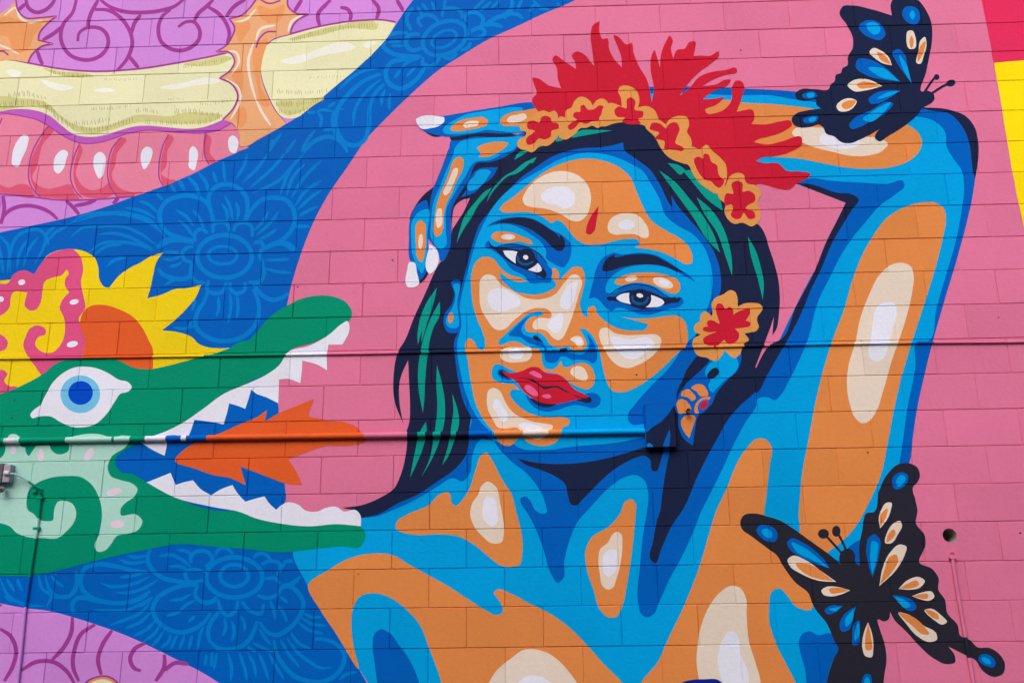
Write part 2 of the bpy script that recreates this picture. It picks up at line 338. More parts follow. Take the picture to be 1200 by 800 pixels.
lotus('blue line drawn lotus on the narrow upper band beside the pink ground', (500, 110), ((521, 45, 27, 18.5, 5, -25), (520.5, 46, 15.5, 9, 3.6, -25)),
 ('@440,0,5 270,330 180,330 90,310 45,270 60,220 130,195 190,195', '@440,0,5 280,280 210,295 180,260 190,215 260,200', '@440,0,5 270,330 170,350 90,370 60,430 80,490 150,520 220,485 275,420 300,370', '@440,0,5 640,150 700,110 770,80 800,40 800,0', '@300,60,6.667 970,180 850,230 730,330 640,450 620,560 640,640 700,720 790,735 850,690 880,600 890,430 930,330 1000,260', '@300,60,6.667 370,790 450,710 560,670 640,690 700,760 715,790',),
 ('@440,0,5 280,335 278,380 330,388 360,365 380,330', '@440,0,5 390,330 435,345 480,315', '@440,0,5 500,295 535,285 560,250', '@440,0,5 560,190 600,165 640,185 635,205 590,225 540,228', '@440,0,5 530,130 530,90 590,75 630,110 620,155 560,180', '@440,0,5 390,100 400,60 450,50 500,70 510,110', '@440,0,5 270,160 250,120 290,90 340,100 370,130', '@440,0,5 210,180 185,130 190,80 222,45', '@440,0,5 750,110 770,90 830,85 865,110', '@440,0,5 630,150 700,145 745,160',),
 ('@440,0,5 270,20 310,70', '@440,0,5 330,10 350,70', '@440,0,5 410,0 400,50', '@440,0,5 640,0 570,60', '@440,0,5 680,10 610,70', '@440,0,5 245,40 275,90', '@440,0,5 75,250 150,245', '@440,0,5 90,270 170,270', '@440,0,5 110,460 150,410', '@440,0,5 180,450 240,390', '@440,0,5 150,400 200,360 260,345', '@440,0,5 860,0 830,60', '@440,0,5 920,0 970,50 1020,60', '@440,0,5 1060,20 1080,35', '@440,0,5 730,0 680,50', '@440,0,5 940,20 900,70', '@300,60,6.667 960,140 860,150 760,200 650,300', '@300,60,6.667 980,220 900,280 820,370 770,470 760,590', '@300,60,6.667 1010,300 985,360 980,430', '@300,60,6.667 1050,330 1040,400 1045,460', '@300,60,6.667 690,450 620,470 600,520 610,620 660,720', '@300,60,6.667 480,470 520,460 600,470', '@300,60,6.667 480,470 510,520 500,600', '@300,60,6.667 400,480 470,480', '@300,60,6.667 200,640 140,720 100,790', '@300,60,6.667 310,690 260,760 230,800', '@300,60,6.667 460,620 400,700 350,790', '@300,60,6.667 520,620 600,610', '@300,60,6.667 1080,210 1130,150', '@300,60,6.667 130,690 110,760', '@300,60,6.667 560,440 620,400',))
lotus('blue line drawn lotus under the lower jaw of the dragon', (275, 760), ((274.5, 676, 33, 23.5, 5.2, 0), (274.5, 674, 16.5, 13, 4.6, 0)),
 ('@80,640,6.667 1000,290 850,270 730,240 650,170 620,90 640,20', '@80,640,6.667 1020,300 880,310 770,350 690,410 660,490 690,570 770,640 880,670 990,640 1070,580 1110,520', '@80,640,6.667 620,200 480,180 350,150 230,140 130,170 100,240 110,330 170,390 280,430 420,440 540,410 640,350', '@80,640,6.667 60,190 70,260 50,340 0,400', '@80,640,6.667 40,520 30,460 60,410 130,400 200,420 260,435', '@240,640,6.667 590,330 660,310 730,360 770,440 760,500 700,600 630,660 560,690 480,660 430,590', '@240,640,6.667 110,510 50,590 25,680 40,740', '@240,640,6.667 600,300 660,300 720,260 745,235', '@240,700,6.667 30,330 100,390 200,400 300,370 370,290 410,180', '@240,700,6.667 540,330 560,430 620,530 700,610 790,645 900,655 1000,620 1080,520 1090,440 1060,390 960,330 860,320',),
 ('@80,640,6.667 960,130 960,70 1020,35 1100,50 1130,100 1070,160', '@80,640,6.667 1060,265 930,265 915,205 990,180 1060,195', '@80,640,6.667 1010,310 990,370 1040,430 1130,420 1160,390', '@240,640,6.667 0,450 60,430 100,410', '@240,640,6.667 100,410 130,500 180,540 240,500 260,420', '@240,640,6.667 290,430 350,500 440,520 460,450', '@240,640,6.667 410,380 480,400 570,370 600,310', '@240,640,6.667 470,250 550,250 590,290', '@240,640,6.667 440,140 500,115 580,130 590,180 560,220', '@240,640,6.667 600,170 630,120 690,112', '@240,640,6.667 80,70 110,20 170,10 220,60', '@240,640,6.667 380,90 420,55 480,65 520,110',),
 ('@80,640,6.667 200,490 330,500 470,490 600,430 660,390', '@80,640,6.667 250,280 320,310 420,310 540,280 640,230', '@80,640,6.667 370,360 470,360 580,330 700,260', '@80,640,6.667 400,100 460,125 560,125 620,110', '@80,640,6.667 460,70 540,85 610,70', '@80,640,6.667 400,240 500,230 600,200', '@80,640,6.667 330,610 450,570 560,520 640,440', '@80,640,6.667 440,640 560,590 650,510', '@80,640,6.667 510,700 620,640 680,580', '@80,640,6.667 590,740 680,670 710,620', '@80,640,6.667 650,780 720,700 750,650', '@80,640,6.667 720,790 790,730 800,680', '@80,640,6.667 800,800 850,690', '@80,640,6.667 870,800 910,690', '@80,640,6.667 940,800 970,690', '@80,640,6.667 1010,800 1040,660 1060,620', '@80,640,6.667 710,75 800,65 900,110 960,160', '@80,640,6.667 850,25 930,40 980,80', '@80,640,6.667 790,155 870,155 940,185', '@80,640,6.667 790,420 880,410 960,370', '@80,640,6.667 870,500 930,450 990,420', '@80,640,6.667 770,540 880,510', '@80,640,6.667 940,590 990,540', '@80,640,6.667 480,450 620,380', '@80,640,6.667 560,470 660,400', '@240,640,6.667 150,560 165,620 140,700', '@240,640,6.667 210,580 230,660 210,740', '@240,640,6.667 280,540 310,600 310,660', '@240,640,6.667 510,420 540,500 550,570', '@240,640,6.667 570,460 610,510 645,590', '@240,640,6.667 590,390 650,440', '@240,640,6.667 770,520 840,550 915,550', '@240,640,6.667 750,550 830,600 950,620', '@240,640,6.667 730,590 810,650 930,680', '@240,640,6.667 670,670 730,750 830,800', '@240,700,6.667 640,310 720,420 820,500 900,545 990,545', '@240,700,6.667 590,320 650,430 740,540', '@240,700,6.667 15,440 0,530', '@240,700,6.667 95,430 70,560', '@240,700,6.667 180,430 210,540 205,650', '@240,700,6.667 270,430 310,540 330,650', '@240,700,6.667 340,430 390,540 400,620', '@240,700,6.667 420,430 460,520 500,640', '@240,700,6.667 330,380 400,420', '@240,700,6.667 370,350 480,400 540,420', '@240,700,6.667 420,240 470,310 520,370', '@240,700,6.667 1050,640 1120,590 1190,580', '@240,700,6.667 60,420 50,540', '@240,700,6.667 500,430 560,540 620,640', 't03 0,310 40,390 110,430 210,440', 't03 180,290 200,360 240,390 220,440', 't03 210,290 240,370 300,400 350,370 370,300', 't03 240,295 260,320 300,350', 't03 30,310 70,370', 't03 80,310 105,370', 't03 240,400 330,390', 't03 20,390 60,420',))

# ------------------------------------------------------------------ the painted woman
wm = thing('painted_woman', 'painted woman with blue and orange skin, one arm raised over her head', 'painted figure', (690, 800))
torso = P(wm, 'torso', 'skin', 't13 178,175 240,340 300,455 370,560 480,730 525,800 p 440,828! 960,828! t33 275,800 310,680 330,630 440,400 480,150 475,0 t32 540,790 570,660 620,600 p 960,480 800,470 540,470 t12 950,540 800,690 690,755 t13 600,0 480,20 p 380,640')
arm = P(wm, 'raised_arm', 'royal', 'p 630,121 700,110 760,102 830,102 874,104 t30 0,421 130,431 300,470 720,508 855,530 905,580 940,660 966,760 t31 971,10 960,110 930,250 890,400 830,600 775,800 t32 770,0 735,150 700,310 680,440 665,560 610,660 560,760 p 905,585 868,490 893,445 930,398 948,362 966,325 980,290 t31 375,185 380,150 130,58 t30 0,790 p 880,195 820,180 640,150')
P(arm, 'skin_patch', 'skin', 'p 640,130 760,110 875,112 t30 0,447 120,467 225,481 400,520 690,545 790,575 830,620 838,690 870,745 895,800 t31 920,0 918,60 905,200 880,330 840,470 790,640 745,800 t32 703,0 690,120 650,330 630,480 610,590 540,740 500,800 p 900,600 860,560 868,490 893,445 930,398 948,362 966,325 980,290 t31 375,185 380,150 140,52 t30 0,785 p 880,190 820,172 640,146')
ns = P(wm, 'neck_shadow', 'royal', 't12 1000,440 1095,450 1150,515 1200,568 t22 0,560 60,610 120,680 150,740 160,800 t23 155,8 135,5 t22 110,790 85,745 60,725 40,735 45,765 70,800 t23 140,150 190,300 213,330 238,312 245,230 270,130 310,40 345,0 t22 400,740 460,680 530,635 580,625 620,650 637,700 632,800 t23 615,100 600,250 592,430 605,475 635,492 662,478 690,420 740,310 800,200 850,90 885,0 t22 920,730 985,600 1040,480 1100,370 1145,300 1150,272 1200,262 t32 30,275 60,250 100,180 150,80 180,0 t31 190,790 240,600 290,500 340,400 400,310 450,250 530,160 600,110 640,70 635,52 560,62 450,57 300,48 190,38 135,58! 360,140 300,330 200,500 60,780 t22 1190,130 1100,200 900,500 800,700 700,600 640,530 620,440 300,480 0,480')
P(wm, 'neck_shadow', 'royal', 't12 990,420 1095,440 1045,465 1015,530 1000,620 968,655 925,640 850,680 740,745 640,790 t13 560,20 520,24 t12 640,730 850,600 950,500')
P(ns, 'neck_line', 'navy', 't22 25,547! 100,565 200,573 320,568 450,545 560,515 620,495 700,480 760,500 740,520 700,560 675,608 662,608 645,550 620,535 580,545 500,585 430,640 370,700 330,740 300,768 280,765 262,720 250,670 200,630 130,600 60,575')
# orange patches of the body
o1 = P(torso, 'orange_patch', 'orange', 't12 800,772 870,712 900,705 912,720 915,750 935,770 965,745 1000,690 1030,600 1060,530 1080,520 1100,545 1150,640 1200,720 t22 20,800 t23 45,100 48,190 35,245 0,255 t13 1150,250 1100,215 1020,150 940,110 860,103 750,105 690,95 655,75 660,45 700,15 770,-15')
P(torso, 'cream_patch', 'cream', 't12 1040,720 1060,672 1085,655 1120,675 1145,760 t13 1155,10 1162,90 1150,140 1110,146 1060,110 1020,60 1004,10 1015,-45')
P(torso, 'white_patch', 'white', 't12 1062,780 1085,725 1118,740 1130,790 t13 1132,45 1110,66 1080,50 1060,10')
P(torso, 'orange_patch', 'orange', 't13 245,340 340,270 440,215 540,193 640,200 720,245 800,290 900,345 1000,410 1080,460 1130,481 1157,465 1150,430 1130,400 1115,375 1130,362 1200,383 t23 80,425 180,475 270,540 350,620 430,710 520,800 550,840 t13 1200,905 890,905 870,800 810,630 770,530 700,450 620,395 550,378 490,392 458,440 447,530 460,640 482,730 370,560 300,455')
P(torso, 'shadow_patch', 'royal', 't13 570,800 555,700 547,620 555,570 585,547 620,560 670,620 720,690 765,800 780,870 590,880')
P(torso, 'cream_patch', 'cream', 't13 1080,840 1120,750 1160,710 1200,680 t23 50,645 100,640 160,655 220,695 270,750 305,800 320,850 100,900')
P(torso, 'white_patch', 'white', 't23 10,820 30,795 60,770 110,763 160,780 195,815 120,860')
o3 = P(torso, 'orange_patch', 'orange', 't23 600,830 690,690 720,620 810,430 880,250 930,80 955,0 t22 1010,680 1050,580 1100,500 1150,455 1180,453 t32 0,465 15,490 8,580 -5,700 t33 -10,60 60,150 140,110 145,0 t32 148,760 160,620 190,460 230,250 290,0 t31 310,800 360,640 400,500 440,400 490,310 560,220 640,172 720,150 790,153 825,180 833,230 820,310 780,470 740,600 680,800 t32 670,0 630,150 590,320 560,480 530,620 470,760 t33 400,80 330,150 275,195 300,330 220,400 202,455 130,440 90,390 50,355 20,370 5,450 5,500 40,620 90,720 130,800 150,880 p 760,826')
P(torso, 'cream_patch', 'cream', 't31 410,800 430,700 470,590 530,480 580,440 630,432 670,450 682,490 675,570 650,680 615,790 t32 580,90 540,230 500,340 470,375 440,383 410,360 385,300 370,210 378,110')
P(torso, 'white_patch', 'white', 't31 480,800 490,720 510,640 550,615 590,620 602,650 590,720 572,800 t32 560,20 540,80 510,95 480,80 470,40')
P(torso, 'cream_patch', 'cream', 't23 878,790 865,700 870,620 890,520 930,430 980,370 1030,343 1070,355 1096,400 1100,480 1110,600 1140,700 1165,800 1150,890 900,890')
P(torso, 'white_patch', 'white', 't23 985,790 965,720 970,650 990,590 1020,557 1050,565 1065,600 1075,670 1105,740 1105,810 1050,860 1000,840')
P(torso, 'shadow_patch', 'deep', 't23 775,815 800,795 830,786 900,781 970,786 990,805 980,880 790,880')
o5 = P(torso, 'orange_patch', 'orange', 't22 510,800 530,752 560,738 580,760 t23 580,0 575,60 560,200 540,330 512,450 490,488 450,490 412,455 385,370 350,260 345,180 370,122 460,62')
P(torso, 'cream_patch', 'cream', 't23 405,220 415,170 450,140 470,105 490,90 510,100 517,150 510,230 490,310 470,355 450,362 425,345 412,290')
P(torso, 'white_patch', 'white', 't23 425,250 430,200 455,175 485,175 492,220 480,280 455,300 435,290')
P(torso, 'shadow_patch', 'royal', 't33 145,600 165,565 190,557 240,575 285,565 330,600 335,640 300,700 275,800 270,880 215,880 170,720 150,650')
P(torso, 'shadow_patch', 'royal', 't33 285,195 330,225 380,160 430,130 440,250 375,280 340,255')
# forearm
P(arm, 'orange_patch', 'orange', 't20 900,520 1000,470 1080,482 1200,488 t30 100,497 200,510 400,560 600,575 660,590 705,625 722,665 705,715 660,755 580,783 480,792 380,787 250,765 150,745 60,738 0,735 t20 1150,720 1050,680')
P(arm, 'cream_patch', 'cream', 't30 112,625 125,605 170,598 260,600 450,640 540,655 562,675 540,705 480,728 400,732 300,712 200,685 130,645')
P(arm, 'white_patch', 'white', 't30 240,655 260,625 330,630 430,645 432,672 380,697 310,695')
P(arm, 'dark_outline', 'navy', 't30 690,500 720,503 850,515 930,548 970,600 985,665 978,800 t31 970,40! 960,0 t30 955,760 940,660 900,580 850,534 760,518')
P(arm, 'dark_outline', 'navy', 't31 130,60! 190,62 330,105 390,110 425,135 395,182 340,270 300,340 245,470 200,560 168,640 118,745 t32 82,10 40,80 0,150 t22 1140,240 1100,210 1125,160! t32 20,10 t31 60,790 130,640 210,490 270,340 350,180 364,150!')
# hair
hair = P(wm, 'hair', 'navy', 't12 405,778! 500,765 580,732 645,690 680,620 700,540 708,460 705,430 718,380 722,300 718,200 713,85! 675,180 672,280 690,385! 650,280 645,160 670,40 t11 695,800 740,690 800,560 830,490 850,450 905,370 915,320 920,275! 950,230 975,190 1003,130! z480,110 540,790 600,700 800,640 1000,520 t20 20,690 60,620 200,580 300,540 500,520 620,560 700,650 760,720 830,770 t21 870,0 1000,90 1040,190 1090,240 1150,250 1190,310 t31 0,345 25,420 48,510 55,590 50,680 40,740 20,772! 28,680! z780,330 985,420 940,540 910,620 870,720 840,800! t22 1160,140 1185,170 1140,235 1060,310 1010,370 970,440 920,530 870,630 805,780 t23 745,70 700,170 668,238 652,225 662,130 t22 692,770 705,680 725,560 742,500 p 755,470 650,480 560,470 t12 1000,420 1000,450 985,530 940,590 850,655 760,715 650,765 t13 590,2 495,28! 475,0')
P(ns, 'shadow_streak', 'royal', 't22 735,408! 745,440 737,520 718,620 703,720 692,800 t23 680,30 640,20 t22 640,790 650,720 672,640 700,550 718,480')
for s in ('z460,200 940,140! 900,210 800,330 740,440 660,560 600,680! 630,560 680,420 780,290 860,200',
          'z480,110 1190,597! 1120,660 1000,750 z460,200 1090,50 1000,130 940,200 880,300! 920,200 1000,100 1080,20 z480,110 900,780 960,735 1080,645',
          'z480,110 980,615! 1030,560 1100,540 1060,575', 'z600,90 20,780! 60,715 150,695 100,735', 'z600,90 150,800! 190,770 230,755! 190,810',
          'z600,90 560,570 600,525 800,500 940,507! 800,530 640,558', 'z600,90 235,665 245,630 290,645', 'z600,90 410,605 430,560 480,590',
          't21 690,0! 760,50 830,130 900,220 950,310 975,385! 920,330 850,220 770,110', 't21 865,125! 930,180 990,270 1020,360 1030,420 1032,495! 1000,400 960,290 900,200',
          't21 1105,310! 1140,370 1165,450 1180,530 1175,605! 1150,500 1120,400', 't21 800,0! 850,0 900,70 960,105 990,190! 920,140 850,60',
          't20 730,765! 780,775 810,800 t21 790,20 t20 760,795',
          't11 848,548! 835,610 800,720 775,800 @430,380,10 645,80 597,240! 592,120 605,0 t11 755,780 770,690 805,610',
          't11 862,612! 860,680 835,740 @430,380,10 785,0 745,150 715,330 690,560 680,700 t12 790,260 782,335! 762,220 760,130 775,30 t11 790,770 820,690',
          't12 848,110! 870,190 885,280 885,360 865,450 830,540 775,635! 810,560 835,440 850,300 845,200',
          't12 920,245! 945,320 952,380 930,460 900,540 873,580! 900,490 915,400 925,320',
          't12 797,375! 800,420 785,490 750,580 722,637! 745,520 770,420'):
    P(hair, 'hair_highlight', 'teal', s)
P(hair, 'blue_strand', 'royal', 't21 745,115! 780,170 820,215 850,255! 800,235 760,190')
# face
face = P(wm, 'face', 'royal', 't20 90,800 200,730 320,697 430,690 500,675 520,668! 525,700 580,745 650,800 t21 690,60 745,165 830,230 900,310 950,390 975,470 975,570 945,640 t22 860,0 875,60 830,130 800,180 775,230 765,300 700,370 620,430 625,470 560,512 300,522 30,518 0,500 t12 1150,475 1090,435 1000,445 1010,360 980,300 950,190 935,90 930,0 t11 945,760 945,620 960,560 990,440 1020,330 1050,250 1080,210 1130,150 1200,75 t21 60,20')
P(face, 'skin_patch', 'skin', 't20 130,800 230,745 340,718 460,730 560,770 610,800 t21 650,60 690,130 720,210 780,260 850,300 900,360 930,440 940,520 930,600 910,660 850,780 t22 800,20 780,60 730,130 650,210 580,290 545,340 545,370 565,390 620,390 630,435 560,460 450,478 300,490 150,508 40,500 0,478 t12 1150,462 1090,415 1040,360 990,260 960,150 945,0 t11 955,760 955,640 985,500 1012,400 1040,310 1075,235 1105,180 1188,88 t21 60,40')
P(face, 'orange_patch', 'orange', 't20 165,800 250,762 340,745 430,755 510,790 t21 560,40 580,90 610,160 650,230 720,280 790,320 830,360 845,400 840,435 820,440 780,420 720,390 650,370 575,360! 598,347 590,325 550,320 480,330 420,345 350,347 z560,220 1200,525 1060,540 980,520 900,460 840,380 790,325 740,305 690,332 650,305 600,270 520,240 430,228 330,232 230,225 205,205 230,165 330,90 440,0')
P(face, 'cream_patch', 'cream', 't21 50,140 70,90 120,40 200,5 260,5 320,30 355,70 370,120 365,170 350,210 310,238 280,235 230,205 160,180 90,170 60,160')
P(face, 'white_patch', 'white', 't21 135,125 160,90 210,75 260,80 290,105 295,140 280,168 250,178 200,160 150,145')
P(face, 'cream_patch', 'cream', 't21 448,265 460,230 500,205 550,200 590,210 620,240 640,280 635,315 615,315 580,300 530,298 480,300 455,288')
P(face, 'white_patch', 'white', 't21 498,250 520,232 560,235 575,255 560,272 520,275 500,265')
P(face, 'forehead_mark', 'red', 'z560,220 1133,170! 1110,330 1090,410 1050,440 1015,430 1015,390 1060,270')
P(face, 'orange_patch', 'orange', 't11 1010,560 1010,490 1030,430 1070,403 1110,412 1150,460 1200,492 t21 30,500 72,516! 30,522 0,515 t11 1180,500 1140,475! 1150,510 1180,540 t21 0,558 60,577 120,580 190,555 208,540 190,500 197,455 215,470 220,520! 260,475 295,450 325,455 340,490 330,570 318,620 330,670 355,692! 362,640 385,635 400,670 430,700 500,740 570,750 630,738 637,722 600,708 510,685! 560,692 640,692 720,682 770,680 805,700 822,750 825,800 t22 815,20 770,60 720,110 650,170 580,215 520,237 470,230 445,190 430,140 415,60 z570,360 1060,420 1040,350 980,250 910,200 870,203! 905,260 935,320 938,370 890,405 810,408 780,375 650,378 600,350 560,290 500,240 430,235 380,225 362,180 380,130 430,90 500,82 537,68 520,42 460,42 380,70 310,130 240,190 170,260 115,320 120,352 170,342 230,320 300,328 370,365 430,385 500,395 515,440 520,500 550,570 620,582 660,560 700,503! 722,558 760,562 830,532 900,520 960,540 1000,590 1017,660 1000,730 950,768 880,755 800,715 700,640 440,600 300,610 220,580 150,545 95,530 60,560 48,620 60,670 110,700 180,715 z570,410 270,328 310,375! 240,370 220,400 250,470 310,530 400,590 500,620 600,630 740,635 778,655 772,700 740,715 715,740 t22 240,400 230,440 200,475 140,490 90,480 40,450 t12 1185,490 1150,480 1110,420 1070,370 1030,290 1010,200 995,100 988,0 t11 985,798 998,785 1010,795 t12 1030,0 1042,35 1060,42 1072,30 t11 1075,800 1060,750 1035,690 1018,630')
P(face, 'cream_patch', 'cream', 't11 1048,560 1052,510 1078,487 1112,492 1150,535 1200,562 t21 70,598 150,600 200,580 250,520 282,488 310,490 325,510 310,590 290,660 260,740 z570,360 710,290 680,310 630,290 560,220 500,205 450,205 432,180 440,140 480,105 540,100 600,100 612,70 590,30 520,8 460,8 380,35 310,80 250,130 170,205 110,215 50,180 10,120 t11 1060,660')
P(face, 'white_patch', 'white', 't11 1085,600 1100,560 1130,550 1200,575 t21 35,600 40,625 0,645 t11 1150,660 1110,650')
P(face, 'white_patch', 'white', 't21 225,605 240,570 280,525 305,520 300,560 285,620 260,650 230,640')
P(face, 'white_patch', 'white', 'z570,360 575,180 600,120 650,80 710,60 720,100 710,170 680,230 650,240 600,215')
P(face, 'cream_patch', 'cream', 'z570,360 785,300 820,275 870,270 905,300 910,350 880,372 850,360 825,330')
P(face, 'white_patch', 'white', 'z570,360 830,305 860,290 890,310 885,345 860,345')
P(face, 'cream_patch', 'cream', 'z570,360 130,470 145,400 200,375 290,370 420,385 430,430 400,490 300,515 190,510')
P(face, 'white_patch', 'white', 'z570,360 205,440 225,400 290,385 350,420 330,470 230,470')
P(face, 'cream_patch', 'cream', 'z570,360 785,610 800,570 850,550 900,560 940,610 950,660 930,690 880,680 820,650')
P(face, 'cream_patch', 'cream', 't21 408,770 415,742 440,735 480,760 530,770 620,768 680,770 697,785 700,800 t22 690,30 650,75 590,110 540,125 500,115 460,80 430,30 415,0')
P(face, 'white_patch', 'white', 't21 460,785 560,790 650,785 672,800 t22 660,20 620,60 560,85 520,70 490,40 470,10')
P(face, 'cream_patch', 'cream', 'z570,410 5,440 15,385 50,357 90,360 130,390 170,470 210,540 270,600 350,640 450,675 550,690 625,712 610,750 570,790 t22 160,440 120,460 85,450 60,440 z570,410 290,730 160,735 110,725 60,650 15,560')
P(face, 'white_patch', 'white', 'z570,410 62,500 85,460 115,465 150,520 190,580 205,620 175,675 140,660 100,600')
P(face, 'white_patch', 'white', 'z570,410 300,700 340,680 420,695 490,710 530,740 500,765 420,760 340,735')
# nose
nose = P(wm, 'nose', 'royal', 'z570,360 210,262 260,200 330,130 415,72! 350,150 325,210 345,250 430,285 540,345 570,395 690,410 800,430 890,440 945,410 965,350 945,245! 1005,330 1030,400 1030,500 1000,525 950,500 880,490 800,490 735,460 695,465 660,510 610,522 560,505 545,460 540,380 460,355 380,325 330,285 270,275')
P(nose, 'nostril', 'navy', 'z570,360 432,280 450,262 480,275 520,315 530,330 480,310 445,300')
P(nose, 'nostril', 'navy', 'z570,360 680,408 710,390 750,384 768,395 745,412 700,420')
# eyes and brows
br = P(wm, 'eyebrow', 'royal', 'z560,220 75,370! 150,320 260,285 400,275 520,295 620,345 700,400 770,430 820,470 870,520 875,600 845,700 800,747 760,738 700,705 640,660 640,600 600,520 500,440 400,380 260,340 150,350')
P(br, 'brow_hair', 'navy', 'z560,220 100,355! 180,320 290,290 400,278 490,290 580,330 660,380 740,435 770,475! 765,440! 790,455 815,500 810,560 780,595 740,590 700,560 640,500 540,420 430,365 300,335 200,332')
P(br, 'orange_patch', 'orange', 'z560,220 125,460 150,425 230,412 330,425 420,460 490,490 515,525 480,527 400,505 330,510 220,515 160,495')
E(br, 'cream_patch', 'cream', 'z560,220 283,462', 68, 28, 0, 8)
E(br, 'white_patch', 'white', 'z560,220 290,462', 40, 16, 0, 8)
ey = P(wm, 'eye', 'royal', 'z560,220 70,560 75,520 100,495 130,540 220,550 310,530 400,540 500,570 580,620 650,720 700,790 t21 182,500 185,520 140,525 85,525 60,495 0,470 t11 1200,455 1150,405 1090,365')
P(ey, 'lid_line', 'navy', 'z560,220 100,500! 140,550 250,563 370,578 450,598 540,658 600,740 640,830 t21 165,485 155,505 130,495 90,475 40,455 0,435 z560,220 300,705 220,635 160,585 110,545')
S(ey, 'lid_crease', 'navy', 1.3, 'z560,220 180,552 300,530 400,540 500,575 580,625 650,710')
P(ey, 'white_of_eye', 'white', 'z560,220 235,590! 300,588 372,600! 355,650 355,712! 300,672 255,632')
P(ey, 'white_of_eye', 'white', 'z560,220 470,770! 530,735 562,705! 590,740 596,780 570,792 520,785')
E(ey, 'iris', 'navy', 'z560,220 448,660', 92, 92, 0, 8)
S(ey, 'iris_ring', 'steel', 2.8, 'z560,220 372,640 385,690 430,718 490,708 520,690')
E(ey, 'glint', 'white', 'z560,220 448,652', 25, 21, 20, 8)
br2 = P(wm, 'eyebrow', 'royal', 'z690,280 70,280 130,180 190,145 235,130 290,143 480,130 620,150 740,210 860,290 950,350 1003,405! 920,360 820,310 700,262 600,245 500,245 380,262 270,310 190,380 160,440 165,500 230,505 320,445 420,418 520,425 620,455 700,510 780,548 870,553 890,590 860,630 760,655 660,685 570,710 480,705 380,670 300,645 250,650 220,675 180,660 120,600 80,560 40,550 5,560 15,500 40,400')
P(br2, 'brow_hair', 'navy', 'z690,280 130,300 150,210 180,175 250,142! 240,160 380,148 520,142 620,160 720,210 820,270 915,325! 830,305 700,255 560,240 430,245 300,268 200,300')
P(br2, 'orange_patch', 'orange', 'z690,280 240,410 260,380 330,345 420,322 520,315 640,320 740,345 820,375 852,420 852,480 820,510 770,510 700,480 620,440 540,415 440,405 360,420 290,432')
E(br2, 'cream_patch', 'cream', 'z690,280 398,373', 60, 27, -10, 8)
E(br2, 'cream_patch', 'cream', 'z690,280 695,412', 100, 46, 20, 8)
E(br2, 'white_patch', 'white', 'z690,280 705,412', 58, 26, 20, 8)
ey2 = P(wm, 'eye', 'navy', 'z690,280 160,555 190,540 240,540 300,505 400,480 520,480 620,510 700,545 760,550 820,540! 800,556! 870,550! 840,590 760,605 690,625 600,650 500,660 400,630 310,600 230,580 180,575')
S(ey2, 'lid_crease', 'navy', 1.4, 'z690,280 200,515 300,455 400,425 500,428 600,455 700,515')
P(ey2, 'white_of_eye', 'white', 'z690,280 258,555 310,515 380,505! 378,560 412,615! 340,600 285,580')
P(ey2, 'white_of_eye', 'white', 'z690,280 585,525! 640,545 700,580 708,597 680,625 600,640 515,640! 560,600 580,570')
E(ey2, 'iris', 'navy', 'z690,280 482,560', 104, 92, 0, 8)
S(ey2, 'iris_ring', 'steel', 3.4, 'z690,280 405,530 415,580 470,608 535,590 560,545')
E(ey2, 'glint', 'white', 'z690,280 478,530', 32, 20, 15, 8)
# lips
lp = P(wm, 'lips', 'royal', 'z570,410 370,420 450,480 600,500 750,480 850,460 930,410 1030,410 1070,450 1060,510 1000,545 930,530 840,515 760,530 650,565 560,578 480,555 410,500')
P(lp, 'lip_shadow', 'royal', 'z570,410 105,220 112,185 140,180 200,205 270,245 230,280 150,270')
P(lp, 'lip_shadow', 'navy', 'z570,410 116,210 128,190 150,195 220,235 225,258 150,248')
P(lp, 'lip_shadow', 'navy', 'z570,410 405,450 480,470 560,480 660,500 610,530 540,537 470,512')
P(lp, 'lip_shadow', 'navy', 'z570,410 840,468 900,440 960,435 985,455 980,490 940,497 890,482')
P(lp, 'red_lip', 'red', 'z570,410 140,198! 200,212 280,210 340,195 400,165 450,157 490,165 540,205 600,220 670,228 720,255 770,305 830,370 900,405 965,440! 900,457 830,470 740,490 650,505 560,500 470,475 400,430 340,380 300,320 270,290 200,250')
P(lp, 'mouth_line', 'navy', 'z570,410 260,256! 390,265 440,275 480,310 540,340 600,337 670,338 715,362 800,413! 710,378 660,352 600,357 545,367 490,335 440,298 390,278')
S(lp, 'mouth_line', 'navy', 1.3, 'z570,410 820,422 860,440 920,455')
P(lp, 'lip_highlight', 'lippink', 'z570,410 400,215 430,197 480,210 520,240 520,262 480,258 430,235')
P(lp, 'lip_highlight', 'lippink', 'z570,410 355,345 380,325 430,345 470,385 488,425 460,433 410,410 370,375')
P(lp, 'lip_highlight', 'lippink', 'z570,410 520,430 550,415 600,422 608,440 580,455 545,450')
# ears
ear = P(wm, 'ear', 'royal', 't11 918,518 950,513 950,600 942,760 900,757 880,722 885,670 915,630 930,580')
P(ear, 'skin_patch', 'skin', 't11 928,532 945,530 943,620 938,738 905,735 890,715 897,680 922,640 935,580')
E(ear, 'orange_patch', 'orange', 't11 913,690', 13, 25, 8)
ear2 = P(wm, 'ear', 'royal', 't22 870,70 920,60 1000,20 1075,60 1072,95 1060,130 1010,180 960,240 930,300 860,330 790,280 790,250 820,190 850,140')
P(ear2, 'skin_patch', 'skin', 't22 905,140 920,110 960,80 1000,45 1050,75 1062,110 1040,150 1000,180 960,220 940,240 920,210 930,180 908,160')
P(ear2, 'ear_fold', 'navy', 't22 914,165 925,140 960,123 972,138 952,168 925,176')
P(ear2, 'hair_lock', 'navy', 't22 868,68 925,85 890,130 840,175 785,225! 800,180 820,130 845,95')
